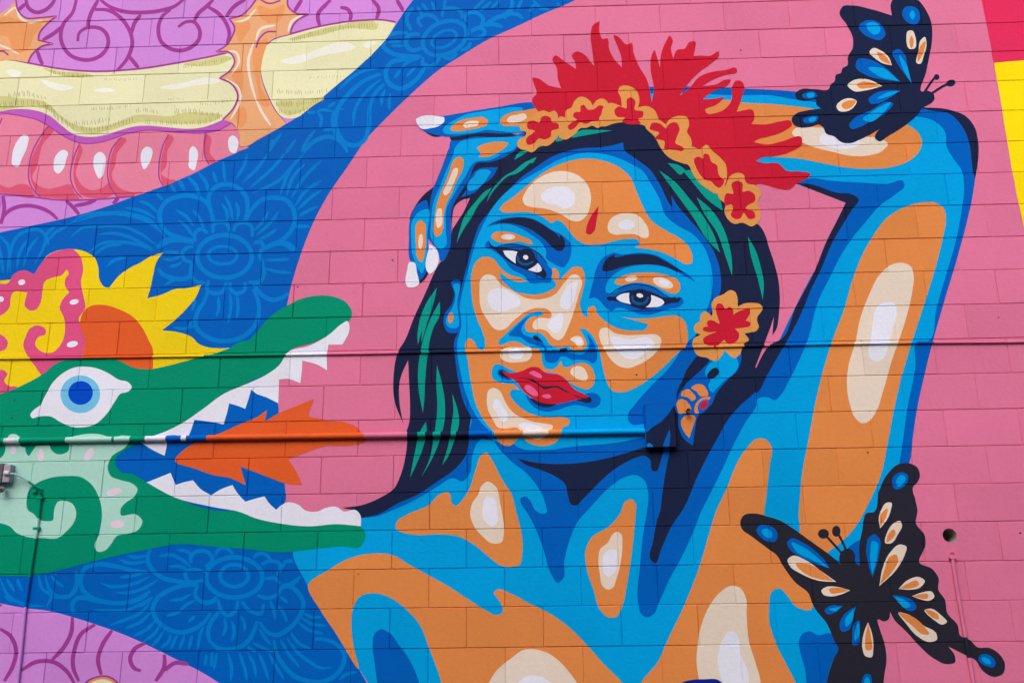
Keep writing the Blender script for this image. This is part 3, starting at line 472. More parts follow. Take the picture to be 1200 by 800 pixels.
# hand
hand = P(wm, 'hand', 'navy', 'z480,110 100,328! 220,400 380,415 385,430 350,560 320,640 z460,200 385,150 300,220 215,330 165,430 t11 730,300 760,535! 790,510 808,480 815,450 z460,200 345,640 400,640 530,740 545,430 560,560! 560,430 585,330 640,280 735,253! 850,200 960,130 1010,0 z480,110 1020,520 1080,420 960,375 700,365')
f1 = P(hand, 'finger', 'royal', 'z480,110 100,330 60,250 330,208 640,155 850,122 1100,82 1190,85 1260,120 1260,380 1080,362 960,372 860,375 700,368 560,382 400,404 240,385 150,355')
P(hand, 'skin_patch', 'skin', 'z480,110 310,345 330,310 420,250 520,200 700,165 860,140 1000,128 1060,140 1060,160 1150,160 1150,310 1040,358 860,353 780,345 720,340 640,360 520,375 400,380 330,372')
P(hand, 'orange_patch', 'orange', 'z480,110 385,325 420,285 500,245 600,228 700,225 735,255 725,290 650,320 520,345 420,352 388,345')
P(hand, 'cream_patch', 'cream', 'z480,110 500,295 530,268 600,255 650,265 645,290 580,312 520,320')
P(hand, 'orange_patch', 'orange', 'z480,110 845,270 870,220 950,180 1060,160 1220,150 1220,300 1040,302 950,305 870,295')
P(hand, 'cream_patch', 'cream', 'z480,110 910,250 930,220 1000,200 1090,195 1100,220 1060,255 980,272 925,270')
P(hand, 'finger', 'royal', 'z480,110 390,440 370,520 330,620 290,720 z460,200 385,160 360,250 345,420 345,650 400,720 t11 855,400 868,428 905,375 915,280 918,190 z460,200 560,330 640,200 730,60 760,0 z480,110 575,720 620,660 760,640 900,590 1000,520 1060,430 1080,372 960,400 780,410 620,405 430,440')
P(hand, 'skin_patch', 'skin', 'z480,110 410,570 430,500 480,450 560,430 700,415 960,407 1060,400 1010,470 990,510 880,560 760,620 600,650 560,700 530,790 z460,200 690,20 640,120 560,250 510,350 500,560 495,710 450,740 400,700 365,640 362,480 385,290 440,160 500,10 z480,110 380,640')
P(hand, 'orange_patch', 'orange', 'z480,110 630,515 680,480 760,458 870,452 925,465 900,500 820,555 740,590 650,595! 665,560 650,530')
P(hand, 'orange_patch', 'orange', 'z480,110 470,592 500,610 505,670 490,740 z460,200 640,20 600,100 550,220 505,310 480,420 470,560 440,610 410,620 390,590 395,450 410,350 440,240 500,100 540,0 z480,110 370,740 400,650 440,600')
P(hand, 'cream_patch', 'cream', 'z480,110 390,760 410,710 450,695 455,730 430,800 z460,200 600,50 560,150 520,220 490,235 475,210 500,150 550,40')
P(hand, 'cream_patch', 'cream', 'z460,200 410,400 430,355 460,360 465,400 445,530 425,540 410,500')
P(hand, 'finger', 'royal', 'z480,110 570,800 600,740 650,705 740,692 830,690! 770,790 z460,200 850,130 770,205 640,252! 700,170 730,80')
P(hand, 'skin_patch', 'skin', 'z480,110 590,790 640,725 740,715 760,725 730,780 z460,200 900,60 830,140 760,185 705,185 700,150 725,90')
P(hand, 'finger', 'royal', 't11 720,240 730,200 770,150 800,140 808,170 808,330 805,460 770,510 745,460 722,420 717,320')
P(hand, 'skin_patch', 'skin', 't11 735,230 770,190 800,180 803,300 800,400 775,480 755,450 735,400 728,320')
P(hand, 'orange_patch', 'orange', 't11 748,300 755,245 770,233 790,245 795,300 790,390 775,430 760,415 750,350')
E(hand, 'cream_patch', 'cream', 't11 772,333', 11, 36, 4)
P(hand, 'fingernail', 'white', 'z480,110 62,235 90,220 280,215 325,225 325,260 280,300 190,325 110,328 75,290')
P(hand, 'fingernail', 'white', 't11 806,478 812,345! 840,360 857,400 853,440 830,475 812,485')
P(hand, 'fingernail', 'white', 't11 703,530 708,470 722,428 740,430 755,480 762,535 735,548 710,545')

# ------------------------------------------------------------------ the dragon head
dr = thing('painted_dragon', 'green painted dragon head with open toothed mouth, yellow mane and orange tongue', 'dragon', (150, 672))
mane = P(dr, 'mane', 'yellow', 't01 -640,520 60,510 170,490 220,400 340,368 400,380 445,410 460,450 470,520 490,545 512,548! 560,490 610,455 660,430 700,405 765,383! 735,425 720,480 705,550 690,598! 760,580 820,555 880,550 942,535! 920,590 880,640 820,700 760,748! 840,758 900,780 t02 930,10 980,28 1030,32 1078,30! 920,90 760,140 400,150 190,190 90,230 -640,260')
P(mane, 'mane_curl', 'manepink', 't01 -30,530 40,525 60,490 110,467 160,485! 190,440 230,395 290,372 340,368 375,400 390,460 380,520 390,580 400,640 370,700 385,730 400,790 t02 395,40 375,85 290,110 200,160 160,110 130,70 110,10 t01 120,780 140,740 180,725 215,745 215,765 180,780 165,800 t02 165,20 200,50 250,50 285,15 t01 300,780 300,690 280,640 290,610 325,570! 305,540 305,510 322,480 315,465 290,490 250,500 210,520 200,560 190,620 170,650 140,655 120,640 128,570! 60,572 50,600 45,640 0,680 -30,690')
P(mane, 'mane_curl', 'manepink', 't01 -30,755 0,765 30,800 t02 45,10 30,32 -30,45')
P(mane, 'mane_curl', 'manepink', 't02 -30,145 20,135 35,150 20,185 40,207 80,212 40,250 -30,260')
P(mane, 'mane_fan', 'flame', 't01 375,720 400,650 430,632 480,628 560,650 630,690 670,740 700,800 t02 715,30 718,75 710,140 620,140 500,130 380,100 392,50 400,0')
for c, rx, ry in (('t01 102,523', 17, 13), ('t01 5,602', 13, 13), ('t01 348,615', 22, 12), ('t02 340,13', 27, 14)): E(mane, 'mane_dot', 'white', c, rx, ry, -12)
head = P(dr, 'head', 'green', 't02 -640,250 45,232 90,212 190,160 280,95 350,84 560,90 620,120 700,130 760,120 830,103 920,78 1075,32 1130,0 t01 1165,795 1200,760 t11 60,690 150,630 230,595 300,585 370,592 430,625 450,665 440,700 380,745 285,800 t12 150,50 110,110 50,155 0,175 t02 1130,210 1050,245 960,310 850,385 750,440 650,475 540,560 620,620 690,660 820,730 1000,790 t03 1130,0 1200,30 t13 100,50 250,65 380,55 490,65 512,95 490,160 400,160 290,170 100,187 t03 1195,176 1000,160 820,150 700,172 450,225 300,265 150,295 0,298 -640,298')
mouth = P(dr, 'mouth', 'royal', 't02 540,570 600,535 700,495 785,440 900,400 1060,330 1178,225 t12 0,243 100,288 103,345 85,370 45,378 -50,420 -120,500 -50,590 0,610 60,640 135,668! 135,755 95,790 0,740 t02 1150,748 990,712 820,700 690,655 640,620 570,612')
P(mouth, 'tongue', 'flame', 't02 820,555 860,510 940,462 1030,430 1120,390 1200,358 t12 10,350 52,322! 42,375! 120,330 170,310 272,268! 243,350! 330,368 430,382 478,405 500,440 515,465 460,485 330,490 220,525 150,552! 190,610 217,672! 140,665 70,640 0,612 t02 1165,600 1128,585! 1140,630 1152,672! 1080,640 1000,625 920,597')
P(dr, 'upper_teeth', 'white', 't02 655,470! 700,450 780,420 850,385 960,310 1050,245 1130,210 1200,180 t12 50,155 110,110 150,50 250,20 t11 290,800 340,770 400,720 430,705 437,720 435,760 420,790! t12 405,15! 340,15! 333,60 333,135! 290,110 218,90! 215,140 208,195! 150,175 108,178! 105,290! 50,262 0,243 t02 1178,225! 1165,270 1150,315! 1110,300 1075,290! 1060,350 1048,388! 980,375 912,367! 890,430 870,465! 830,440 785,440! 780,500 772,535! 720,510')
P(dr, 'lower_teeth', 'white', 't02 688,660! 800,615! 810,640 823,672! 860,660 905,650! 940,690 990,720! 1040,690 1090,672! 1110,705 1150,750! t12 0,735 40,725! 60,755 95,788! 125,762 140,755 200,765 230,790 290,795 330,778 380,775 410,795 470,790 t13 488,10 492,65! 380,55 250,65 100,50 0,28 t03 1130,0 t02 1000,775 820,730')
eye = P(dr, 'eye', 'white', 't02 143,345 160,320 190,298 210,260 250,190 300,145 350,122 400,118 450,125 510,150 560,180 600,190 618,215 600,235 565,245 540,280 500,340 450,385 390,402 330,398 280,375 240,352 180,352 150,358')
E(eye, 'iris', 'iris', 't02 377,247', 93, 88); E(eye, 'pupil', 'pupil', 't02 378,241', 58, 56, -10)
jaw = P(dr, 'cheek_scales', 'mint', 'z0,500 -640,110 70,105 90,75 150,70 190,100! 187,165 400,172 622,165! 625,105 660,95 1005,90 1060,120 1110,88 1230,85! 1200,165 t02 595,485 520,545 505,590 520,630 570,650 620,665 645,690 630,725 590,755 568,780 t03 565,10 640,10 668,40 650,80 600,100 550,110 520,150 490,180 455,182 445,165 465,100 478,0 t02 475,770 460,720 430,670 380,635 310,630 230,640 180,660 140,690 125,740 135,800 z0,590 265,50 310,90 370,150 440,162 495,155 505,90 515,30 545,-20 610,-28 680,0 715,100 690,180 620,260 545,320 400,320 280,315 160,275 90,210 40,190 -640,185')
for s in ('z0,500 -40,175 50,180 45,240 20,280 -40,300', 'z0,500 245,170 335,170 295,240 270,272 250,250', 'z0,500 465,170 650,170 645,220 600,250 540,255 490,225'):
    P(jaw, 'green_gap', 'green', s)
for c, rx, ry, r in (('z0,500 125,215', 26, 40, 0), ('z0,500 385,268', 30, 60, 5), ('z0,500 835,258', 34, 72, 32), ('z0,500 1070,608', 74, 33, -14), ('z0,590 1100,190', 70, 38, -5), ('z0,500 100,125', 32, 22, 0)):
    E(jaw, 'pale_spot', 'blush', c, rx, ry, r, 8)

# ------------------------------------------------------------------ the pale serpent body, top left
sb = thing('painted_serpent', 'cream painted serpent body with pink ribbed belly and orange fins on purple', 'serpent', (120, 235))
belly = P(sb, 'belly', 'belly', 't00 -640,540 100,530 240,575 370,655 500,650 640,600 800,605 950,610 1080,575! 1110,590 1130,640 1125,685! 1165,690 1110,713 1000,763 935,798 t01 760,73 630,118 540,127 430,135 250,135 150,122 0,107 -640,105')
for s in ('t01 -40,50 40,80 100,62 135,70 160,116 0,104 -40,102', 't01 150,30 180,70 230,85 280,75 330,65 350,105 370,125 250,130 190,120 160,80 t00 140,800 150,740 190,660 230,592 250,600 200,680 170,790', 't01 355,10 370,50 420,90 480,80 510,60 530,105 420,127 380,112 350,60 t00 345,790 360,730 378,680 385,690 370,760',
          't01 525,10 560,80 620,100 670,100 630,114 550,122 520,70 t00 512,790 530,710 570,645 590,650 550,720 535,790', 't01 755,10 790,40 825,45 770,70 t00 752,790 770,690 795,632 810,640 785,710 775,790', 't00 968,630 985,640 985,720 1010,760 985,768 962,720'):
    P(belly, 'belly_shade', 'rose', s)
for s in ('t00 10,555 -5,590', 't00 230,590 185,650 150,720 135,790 t01 133,20 150,80 190,125', 't00 375,670 350,730 333,790 t01 330,30 350,90 385,130', 't00 570,645 530,690 510,750 505,790 t01 505,30 520,80 550,125', 't00 790,630 765,680 748,750 745,790 t01 748,40 765,72', 't00 968,622 958,690 965,745 980,772', 't01 -40,108 0,110 150,123 250,136 430,136 540,128 630,120', 't00 1085,578 1120,610 1130,650 1125,685 1165,683'):
    S(belly, 'belly_rib', 'plum', 1.6, s, 0.2)
for s in ('t00 115,632 132,640 130,680 105,740 80,783 60,775 58,730 80,665', 't00 300,703 318,715 310,750 298,790 t01 270,14 254,0 t00 252,770 262,730', 't00 470,712 492,730 490,790 t01 480,25 465,37 450,15 t00 438,760 448,725', 't00 690,687 708,695 702,760 692,795 t01 680,6 t00 665,790 660,750 670,700', 't00 903,685 918,695 920,770 910,798 890,790 886,740 890,700', 't00 1090,635 1112,650 1115,690 1100,720 1080,712 1070,680 1075,645'):
    P(belly, 'belly_glint', 'white', s)
P(sb, 'purple_edge', 'violet', 't00 -640,520 100,512 200,530 280,580 350,632 430,645 510,632 600,595 680,588 800,600 900,606 1000,584 1060,560 1088,575 1040,605 950,624 850,622 680,612 600,627 520,655 450,672 370,670 300,640 240,600 180,565 100,545 -640,550')
S(sb, 'edge_line', 'plum', 1.2, 't00 -640,550 100,545 180,565 240,600 300,640 370,670 450,672 520,655 600,627 680,612 850,622 950,624 1040,605 1088,575', 0)
back = P(sb, 'back', 'lemon', 't00 -640,288 50,283 130,297 250,320 350,332 480,337 560,333 680,322 800,303 900,285 1000,265 1060,252 1085,258 1098,290 1085,325 1030,365! 1070,385 1105,420 1115,460 1100,500 1075,540 1045,562! 1000,582 950,598 880,605 780,597 700,590 640,592 560,612 500,632 420,643 350,632 290,590 240,548 180,522 100,512 0,520 -640,523')
back2 = P(sb, 'back', 'lemon', 't10 20,320 25,270 45,215 80,187 160,162 280,130 400,108 500,98 600,97 655,108 640,140 560,240 470,325 385,395 230,525 200,548 140,555 90,520 50,440 25,370')
for pr, s in ((back, 't00 200,322 300,338 400,345 440,358 330,362 250,345'), (back, 't00 860,302 960,282 1060,264 1090,272 1060,292 960,312'),
              (back, 't00 -40,470 100,462 180,470 230,490 280,540 340,580 420,600 500,590 560,570 640,540 720,540 800,545 860,530 950,530 1040,545 1000,570 900,582 800,580 700,570 620,580 520,610 420,628 350,612 290,562 240,522 150,500 -40,502'),
              (back2, 't10 150,187 250,152 400,118 560,108 570,124 420,135 300,167'), (back2, 't10 95,482 200,470 320,462 260,500 220,522 140,540')):
    P(pr, 'back_shade', 'olive', s)
for pr, s in ((back, 't00 190,375 260,390 345,412 300,425 220,402'), (back, 't00 440,425 500,414 545,425 490,436'), (back, 't00 750,412 850,390 1000,368 1030,378 900,405 800,420'), (back2, 't10 120,292 250,247 440,205 460,215 300,265 150,300'), (back2, 't10 500,215 560,200 550,215 510,225'), (back, 't00 30,335 100,345 90,360 40,350')):
    P(pr, 'back_glint', 'gleam', s)
def ticks(s, n, ln, jit=3):
    c = curve(parse(s), False); out = []; rr = random.Random(len(s))
    for i in range(n):
        x, y = c[int(i * (len(c) - 1) / (n - 1))]; l = ln * rr.uniform(.55, 1.2) / 4; dy = rr.uniform(-jit, jit) / 4
        out.append([(x, y - l / 2 + dy, False), (x + l * .12, y + l / 2 + dy, False)])
    return out
for pr, s, n, ln in ((back, 't00 40,450 120,440 210,462', 16, 24), (back, 't00 -10,495 100,485 210,495 280,560 340,590', 30, 34), (back, 't00 350,580 430,575 510,560', 14, 22), (back, 't00 380,600 450,608 540,585 620,560', 20, 26), (back, 't00 430,512 520,508 610,495', 20, 14), (back, 't00 640,520 680,518 735,525', 10, 18),
                     (back, 't00 820,525 870,520 950,530 1040,545', 22, 28), (back, 't00 680,570 800,575 900,575 1010,560', 26, 24), (back, 't00 940,490 1010,485 1080,470', 12, 14), (back, 't00 790,465 860,466', 8, 10), (back, 't00 490,372 560,376 640,370', 14, 9), (back, 't00 250,340 330,352 420,355', 16, 20), (back, 't00 860,315 950,300 1080,275', 20, 18),
                     (back2, 't10 170,185 280,158 420,130 570,118', 32, 22), (back2, 't10 100,430 200,435 330,428', 20, 18), (back2, 't10 95,490 180,488 310,470', 22, 22), (back2, 't10 110,520 170,530 240,515', 12, 18), (back2, 't10 250,365 330,362 410,360', 14, 10)):
    SS(pr, 'hatching', 'hatch', 0.55, ticks(s, n, ln), 0.4)
for s in ('t00 -40,286 50,281 130,296 250,319 350,331 480,336 560,332 680,321 800,302 900,284 1000,264 1060,250', 't10 655,106 600,96 500,97 400,107 280,129 160,161 80,186 45,214 23,270 18,330 25,370 50,440 90,520 140,582'):
    S(sb, 'edge_line', 'plum', 2.2, s, 0)
def fin(s, label=None):
    f = P(sb, 'fin', 'finlight', s); return f
f1 = fin('t00 -40,90 30,50 75,5! 85,50 120,85 190,85 265,78! 220,115 185,160 180,190! 250,207! 195,220 150,260 132,295! 60,283 -40,290')
P(f1, 'fin_shade', 'fin', 't00 -40,120 40,80 90,100 200,120 160,170 140,220 100,250 60,240 40,180 -40,150')
f2 = fin('p 308,-20 t00 1200,10 1175,35 1130,75 1075,90! 1100,130 1085,180 1060,215 1015,243! 1080,250 1100,290 1085,325 1030,368! 1085,395 1115,450 1100,500 1045,563! 1085,575 1125,640 1125,685 1165,683 t10 0,660 110,600 142,580! 90,520 50,440 22,350 22,270 45,215 80,185 160,160! 165,140 190,100 245,68! 190,65 150,30 148,-60')
for s in ('t00 1100,110 1150,90 1175,120 1150,170 1125,200 1110,170', 't00 1090,350 1130,320 1140,400 1130,450 1105,400', 't00 1110,520 1140,500 1150,580 1130,600', 't10 10,30 80,45 130,20 110,100 60,110 20,80', 't10 10,200 50,180 30,280 20,400 60,500 40,500 5,400'):
    P(f2, 'fin_shade', 'fin', s)
for f, s, wd in ((f1, 't00 20,75 75,40 95,85 130,105 200,98', 2.6), (f1, 't00 -40,200 30,225 90,255', 2.4), (f2, 't00 1200,45 1150,95 1105,105', 2.6), (f2, 't00 1040,245 1110,250 1120,290 1090,345', 2.4), (f2, 't00 1060,372 1115,410 1128,450 1110,510 1080,560', 2.4), (f2, 't00 1190,200 1165,280 1175,380 1200,470', 3.2), (f2, 't10 0,470 30,530 70,590', 3.0), (f2, 't10 215,75 170,100 150,150', 3.0), (f2, 't10 0,190 20,140 90,120', 3.0)):
    S(f, 'fin_glint', 'finwhite', wd, s, 0.6)
for s in ('t00 75,0 85,50 120,85 190,85 265,78! 220,115 185,160 180,190! 250,207! 195,220 150,260 132,295', 't00 1200,0 1175,35 1130,75 1075,90! 1100,130 1085,180 1060,215 1015,243! 1080,250 1100,290 1085,325 1030,368! 1085,395 1115,450 1100,500 1045,563!', 't10 148,-10 150,30 190,65 245,68! 190,100 165,140 162,160', 't10 95,150 50,153 15,185 0,225', 't00 -10,240 20,245 40,260', 't10 20,0 60,18 115,5'):
    S(sb, 'edge_line', 'plum', 2.0, s, 0)
fn = thing('painted_fin', 'small cream painted hump with orange edge among purple swirls under the dragon', 'painted fin', (118, 806))
P(fn, 'outline', 'plum', 't03 380,830 410,785 450,768 510,765 555,795 575,830'); P(fn, 'rim', 'fin', 't03 395,830 420,790 455,775 505,773 545,798 562,830'); P(fn, 'core', 'lemon', 't03 405,830 430,797 460,784 500,783 530,800 548,830')

# ------------------------------------------------------------------ headdress, flowers, earring
fh = thing('painted_headdress', 'spray of red painted feathers rising from the head of the painted woman', 'headdress', (760, 200))
P(fh, 'feathers', 'red', 't20 95,465 115,440 105,400 97,365 120,368 170,400 230,415! 215,370 210,320 190,275 200,263 240,285 300,325! 295,290 280,260 300,243 345,262 375,300 385,310! 375,230 368,170 380,120 410,100! 412,160 425,185 445,180 455,230 480,280 515,318! 512,270 495,220 478,165 500,175 540,210 558,203 570,250 600,320 630,370 645,420 655,480! 665,420 650,330 650,280 668,237 680,270 693,318! 700,250 720,200 740,170 752,185 745,230 755,275! 775,235 810,230 830,200 858,195 855,240 850,265! 880,262 930,262 970,243 970,262 930,300 870,345 820,400 785,450! 830,415 880,360 930,340 1000,330 1052,322 1055,335 1000,352 940,375 890,405! 960,395 1000,375 1025,375 1015,395 950,425 890,467! 930,465 1000,455! 960,490 905,520 915,533 950,532 1000,510 1025,480 1035,400 1045,382 1075,382 1087,400 1080,450 1052,525! 1130,520 1135,560 1120,583! 1200,583 t30 60,570 108,570 112,585 80,612 0,642 t20 1150,655 1132,668! 1200,678 t30 60,665 158,648 160,672 100,715 20,735 t20 1170,740 1142,755! 1180,765 t30 50,768 85,800 t31 150,5 200,18 185,35 135,60 100,88 50,85 0,70 t21 1160,62 1100,90 1020,110 960,110 t20 900,760 800,640 600,540 300,560 210,550 120,520')
for i, (pet, red) in enumerate((
  ('z600,90 50,650 60,600 130,545 135,520 85,505 70,460 140,400 240,335 300,318 350,335 400,320 425,350 430,400 450,450 440,540 400,600 330,650 260,650 220,690 180,712 130,690 80,680',
   'z600,90 140,460 150,425 200,412 260,430 275,380 310,368 365,390 370,420 430,440 455,465 430,490 370,510 365,560 300,590 250,580 215,620 150,640 130,610 150,560 200,530 215,510 150,490'),
  ('z600,90 500,385! 505,320 560,290 580,240 640,192 700,205 745,250 755,275! 800,220 850,208 895,240 905,280 890,350 870,420 800,482 750,460 700,480 640,485 600,530 560,560 510,590 450,575 430,540 440,470 430,400 450,375',
   'z600,90 570,365 590,335 640,330 645,275 670,265 710,310 760,310 830,270 865,285 860,340 820,380 815,410 790,415 750,420 690,445 640,430 590,480 540,500 522,475 560,430 610,405 580,385'),
  ('t20 440,490 470,485 500,495 515,500! 510,460 497,425 508,407 550,405 585,430 597,470 590,505! 630,498 670,520 685,555 700,590 660,610 620,590 560,580 520,575 480,580 430,595 400,590 415,550',
   't20 480,520 500,500 535,510 540,465 555,457 578,475 575,515 615,525 612,550 590,560 605,580 575,585 530,580 515,570 530,555 490,548'),
  ('t20 625,590 650,560 680,560 720,585! 740,560 780,545 820,550 830,585 820,620 838,650 838,695 810,710 830,730 850,770 780,760 730,735 700,700 670,645',
   't20 645,605 655,580 690,580 720,605! 740,580 770,575 785,600 770,650 765,670 800,690 810,712 770,705 735,700 715,700 715,665 670,650 690,625'),
  ('t20 780,730 850,690 880,700 910,680 940,710 975,740 1000,770 1015,800 t21 1000,20 1000,60 960,110 920,90 880,60 850,20 t20 830,780',
   't20 855,745 875,735 895,745 900,722 920,725 935,760 960,775 960,800 t21 970,10 975,30 995,45 990,65 970,82 950,70 930,50 905,45 890,30 t20 862,785'),
  ('t21 1020,30 1050,12 1085,20 1095,55 1150,75 1168,110 1150,150 1165,190 1155,240 1125,262 1080,245 1040,250 1005,220 995,190 1000,160 970,130 965,90 1000,70',
   't21 1030,60 1050,48 1080,60 1082,100 1105,95 1135,110 1138,145 1110,160 1095,175 1135,195 1140,220 1110,228 1085,200 1070,225 1045,228 1025,210 1035,180 1030,160 1000,165 995,130 1005,108 1035,110'))):
    q = parse(pet); cx = sum(a[0] for a in q) / len(q); by = max(a[1] for a in q)
    ft = thing('painted_flower', ['orange flower of the crown at the fingertips of the raised hand', 'wide orange crown flower beside the one touching the hand', 'orange crown flower with an upright curled petal above the forehead',
        'orange crown flower with a butterfly shaped red heart', 'orange crown flower half hidden between two others above the dark hair', 'lowest orange flower of the crown, at its end over the dark hair'][i], 'flower', (cx, by), 'flowers of the painted crown')
    a = P(ft, 'petals', 'petal', pet); P(a, 'flower_heart', 'red', red)
ft = thing('painted_flower', 'large orange flower with red heart painted over the ear of the woman', 'flower', (850, 422))
a = P(ft, 'petals', 'petal', 'z780,330 440,290! 435,190 470,150 540,120 610,80 650,95 670,140 675,235! 740,205 820,200 890,215 910,250 890,290 860,330 860,380 875,420 850,460 800,475 740,485! 780,550 740,575 720,620 690,690 640,715 600,690 555,645! 520,700 480,740 440,740 390,715 300,690 270,650 250,590 260,540 330,495! 280,475 265,440 280,400 320,370 330,310 370,280 410,300 435,320')
P(a, 'flower_heart', 'red', 'z780,330 475,290 470,235 490,205 530,210 560,255 600,235 630,260 635,310! 680,280 740,260 790,255 790,300 750,365! 795,385 790,415 740,430 650,440! 690,490 680,540 640,575 570,570 550,545! 510,580 480,610 410,600 355,570 350,540 400,500 480,470! 380,470 345,450 360,425 400,420! 385,390 400,365 450,365 500,395')
er = thing('painted_earring', 'painted drop earring of orange petals and a red bead outlined in blue', 'earring', (812, 521))
a = P(er, 'backing', 'royal', 'z720,450 570,230 590,140 640,40 720,10 780,-10 850,0 890,60 905,130 890,200 840,260 790,290 760,400 735,575! 660,520 600,400 595,290')
for s in ('z720,450 720,35 770,2 830,8 868,60 880,98 800,110 770,70', 'z720,450 625,105 640,65 690,48 740,90 763,132 730,158 690,125', 'z720,450 583,190 600,150 640,140 690,175 718,230 700,262 650,270 608,278 590,230'):
    P(er, 'petal', 'orange', s)
P(er, 'ring', 'orange', 'z720,450 750,230 765,180 810,135 860,118 900,125 890,147 850,142 800,172 778,220 788,275 762,278')
E(er, 'bead', 'red', 'z720,450 840,195', 50, 28, -48, 8)
P(er, 'drop', 'orange', 'z720,450 625,340 650,305 700,285 755,305 735,400 700,505! 650,440 625,380')

# ------------------------------------------------------------------ butterflies
def spots(parent, lst):
    cols = {'b': ('royal', 'skin'), 'c': ('cream', 'orange')}
    for k, outer, inner in lst:
        a = P(parent, 'wing_spot', cols[k][0], outer)
        if inner: P(a, 'spot_core', cols[k][1], inner)
bf = thing('painted_butterfly', 'dark painted butterfly with blue and cream spots perched on the raised elbow', 'butterfly', (1025, 167), 'painted butterflies')
P(bf, 'wings', 'navy', 't30 335,60 350,32 390,28 480,45 580,75! 575,20 590,-10 650,-25 700,0 740,50 765,110 768,190 755,270 740,340 722,430 745,427 775,440 780,465 755,490 725,505 700,540 640,590 560,640 520,663 500,645 510,620 550,590! 480,630 430,655 380,672 340,665 310,640 270,625 260,600 240,585 200,595 150,598 120,585 110,560 130,535 180,520 250,510! 225,490 225,470 170,475 135,465 128,440 150,422 220,420 285,418 295,395 310,385 320,350 340,345 350,320 370,310 375,265 395,230 397,180 370,120')
for s, e in (('t30 735,430 765,385 785,360', ('t30 790,362', 13, 13)), ('t30 765,440 820,405 850,390', ('t30 857,390', 22, 15))):
    a = S(bf, 'antenna', 'navy', 2.6, s, 0); E(a, 'antenna_tip', 'navy', e[0], e[1], e[2], -15)
spots(bf, (('b', 't30 425,125 450,103 500,100 535,125 548,170 530,188 480,180 440,155', 't30 460,115 490,107 520,120 525,150 500,165 475,150'),
 ('b', 't30 628,65 640,38 670,32 700,45 712,85 700,112 670,115 640,95', 't30 662,72 675,50 690,72 678,95'),
 ('c', 't30 648,180 655,148 675,145 690,175 685,230 665,232', 't30 662,195 672,168 682,200 672,230'),
 ('c', 't30 700,300 705,240 715,190 735,175 742,200 730,260 710,302', 't30 703,290 718,210 735,195 728,250'),
 ('c', 't30 475,245 490,228 530,240 565,270 580,308! 540,300 500,275', 't30 510,245 550,265 577,305! 530,285'),
 ('b', 't30 410,310 420,280 470,280 550,320 620,385! 540,375 460,355', 't30 470,320 530,320 615,383! 520,360'),
 ('b', 't30 583,245 610,232 635,250 655,320 675,395! 640,350 600,290', 't30 615,260 640,290 670,390! 630,320'),
 ('c', 't30 372,400 400,378 470,375 535,405! 460,425 400,428', 't30 415,400 440,385 480,388 530,405! 470,415 430,415'),
 ('b', 't30 470,470 500,440 570,425 620,425! 570,460 510,487 480,487', 't30 510,465 560,435 618,428! 560,455'),
 ('c', 't30 320,500 340,475 390,463 415,475 400,505 360,525 330,520', 't30 343,495 370,475 412,475 390,505 355,512'),
 ('b', 't30 380,590 400,560 480,520 560,480 585,485 550,530 480,570 420,600 390,605', 't30 445,560 480,530 575,484 540,530 470,572'),
 ('b', 't30 158,450 180,435 220,435 230,450 200,463 170,462', 't30 180,445 215,440 215,455 185,457'),
 ('b', 't30 163,562 190,548 235,550 230,565 200,578 170,575', 't30 190,560 225,552 220,567 195,570')))
bf = thing('painted_butterfly', 'large dark painted butterfly with long tails below the armpit of the woman', 'butterfly', (1030, 800), 'painted butterflies')
P(bf, 'wings', 'char', 't32 490,800 520,700 560,620 610,575 660,570 700,590 712,625 700,660 680,680 690,740 700,790 t33 693,50 735,110 738,150 710,235 770,265 800,310 798,360 830,410 840,470 890,530 900,575 950,600 980,630 1040,635 1085,665 1110,710 1100,755 1065,770 1010,745 970,690 920,665 845,627! 875,670 878,700 840,710 780,685 700,615 640,550 590,500 572,465! 565,500 545,510 515,500 525,550 545,610 555,690 545,760 530,860 275,860 285,750 310,680 330,640 310,600 275,520 220,450 205,420 190,380 130,330 70,250 40,200 0,170 t23 1120,110 1080,80 1070,45 1085,15 1140,5 1200,20 t33 50,35 110,70 180,120 250,170 310,215 375,282! 335,230 340,190 360,172 390,172 408,200 410,235 430,250! 428,150 440,90 470,0')
for s, e in (('t33 345,190 300,140 268,105', ('t33 260,100', 26, 23)), ('t33 365,175 345,130 325,95', ('t33 320,88', 20, 26))):
    a = S(bf, 'antenna', 'char', 2.8, s, 0); E(a, 'antenna_tip', 'char', e[0], e[1], e[2], 0)
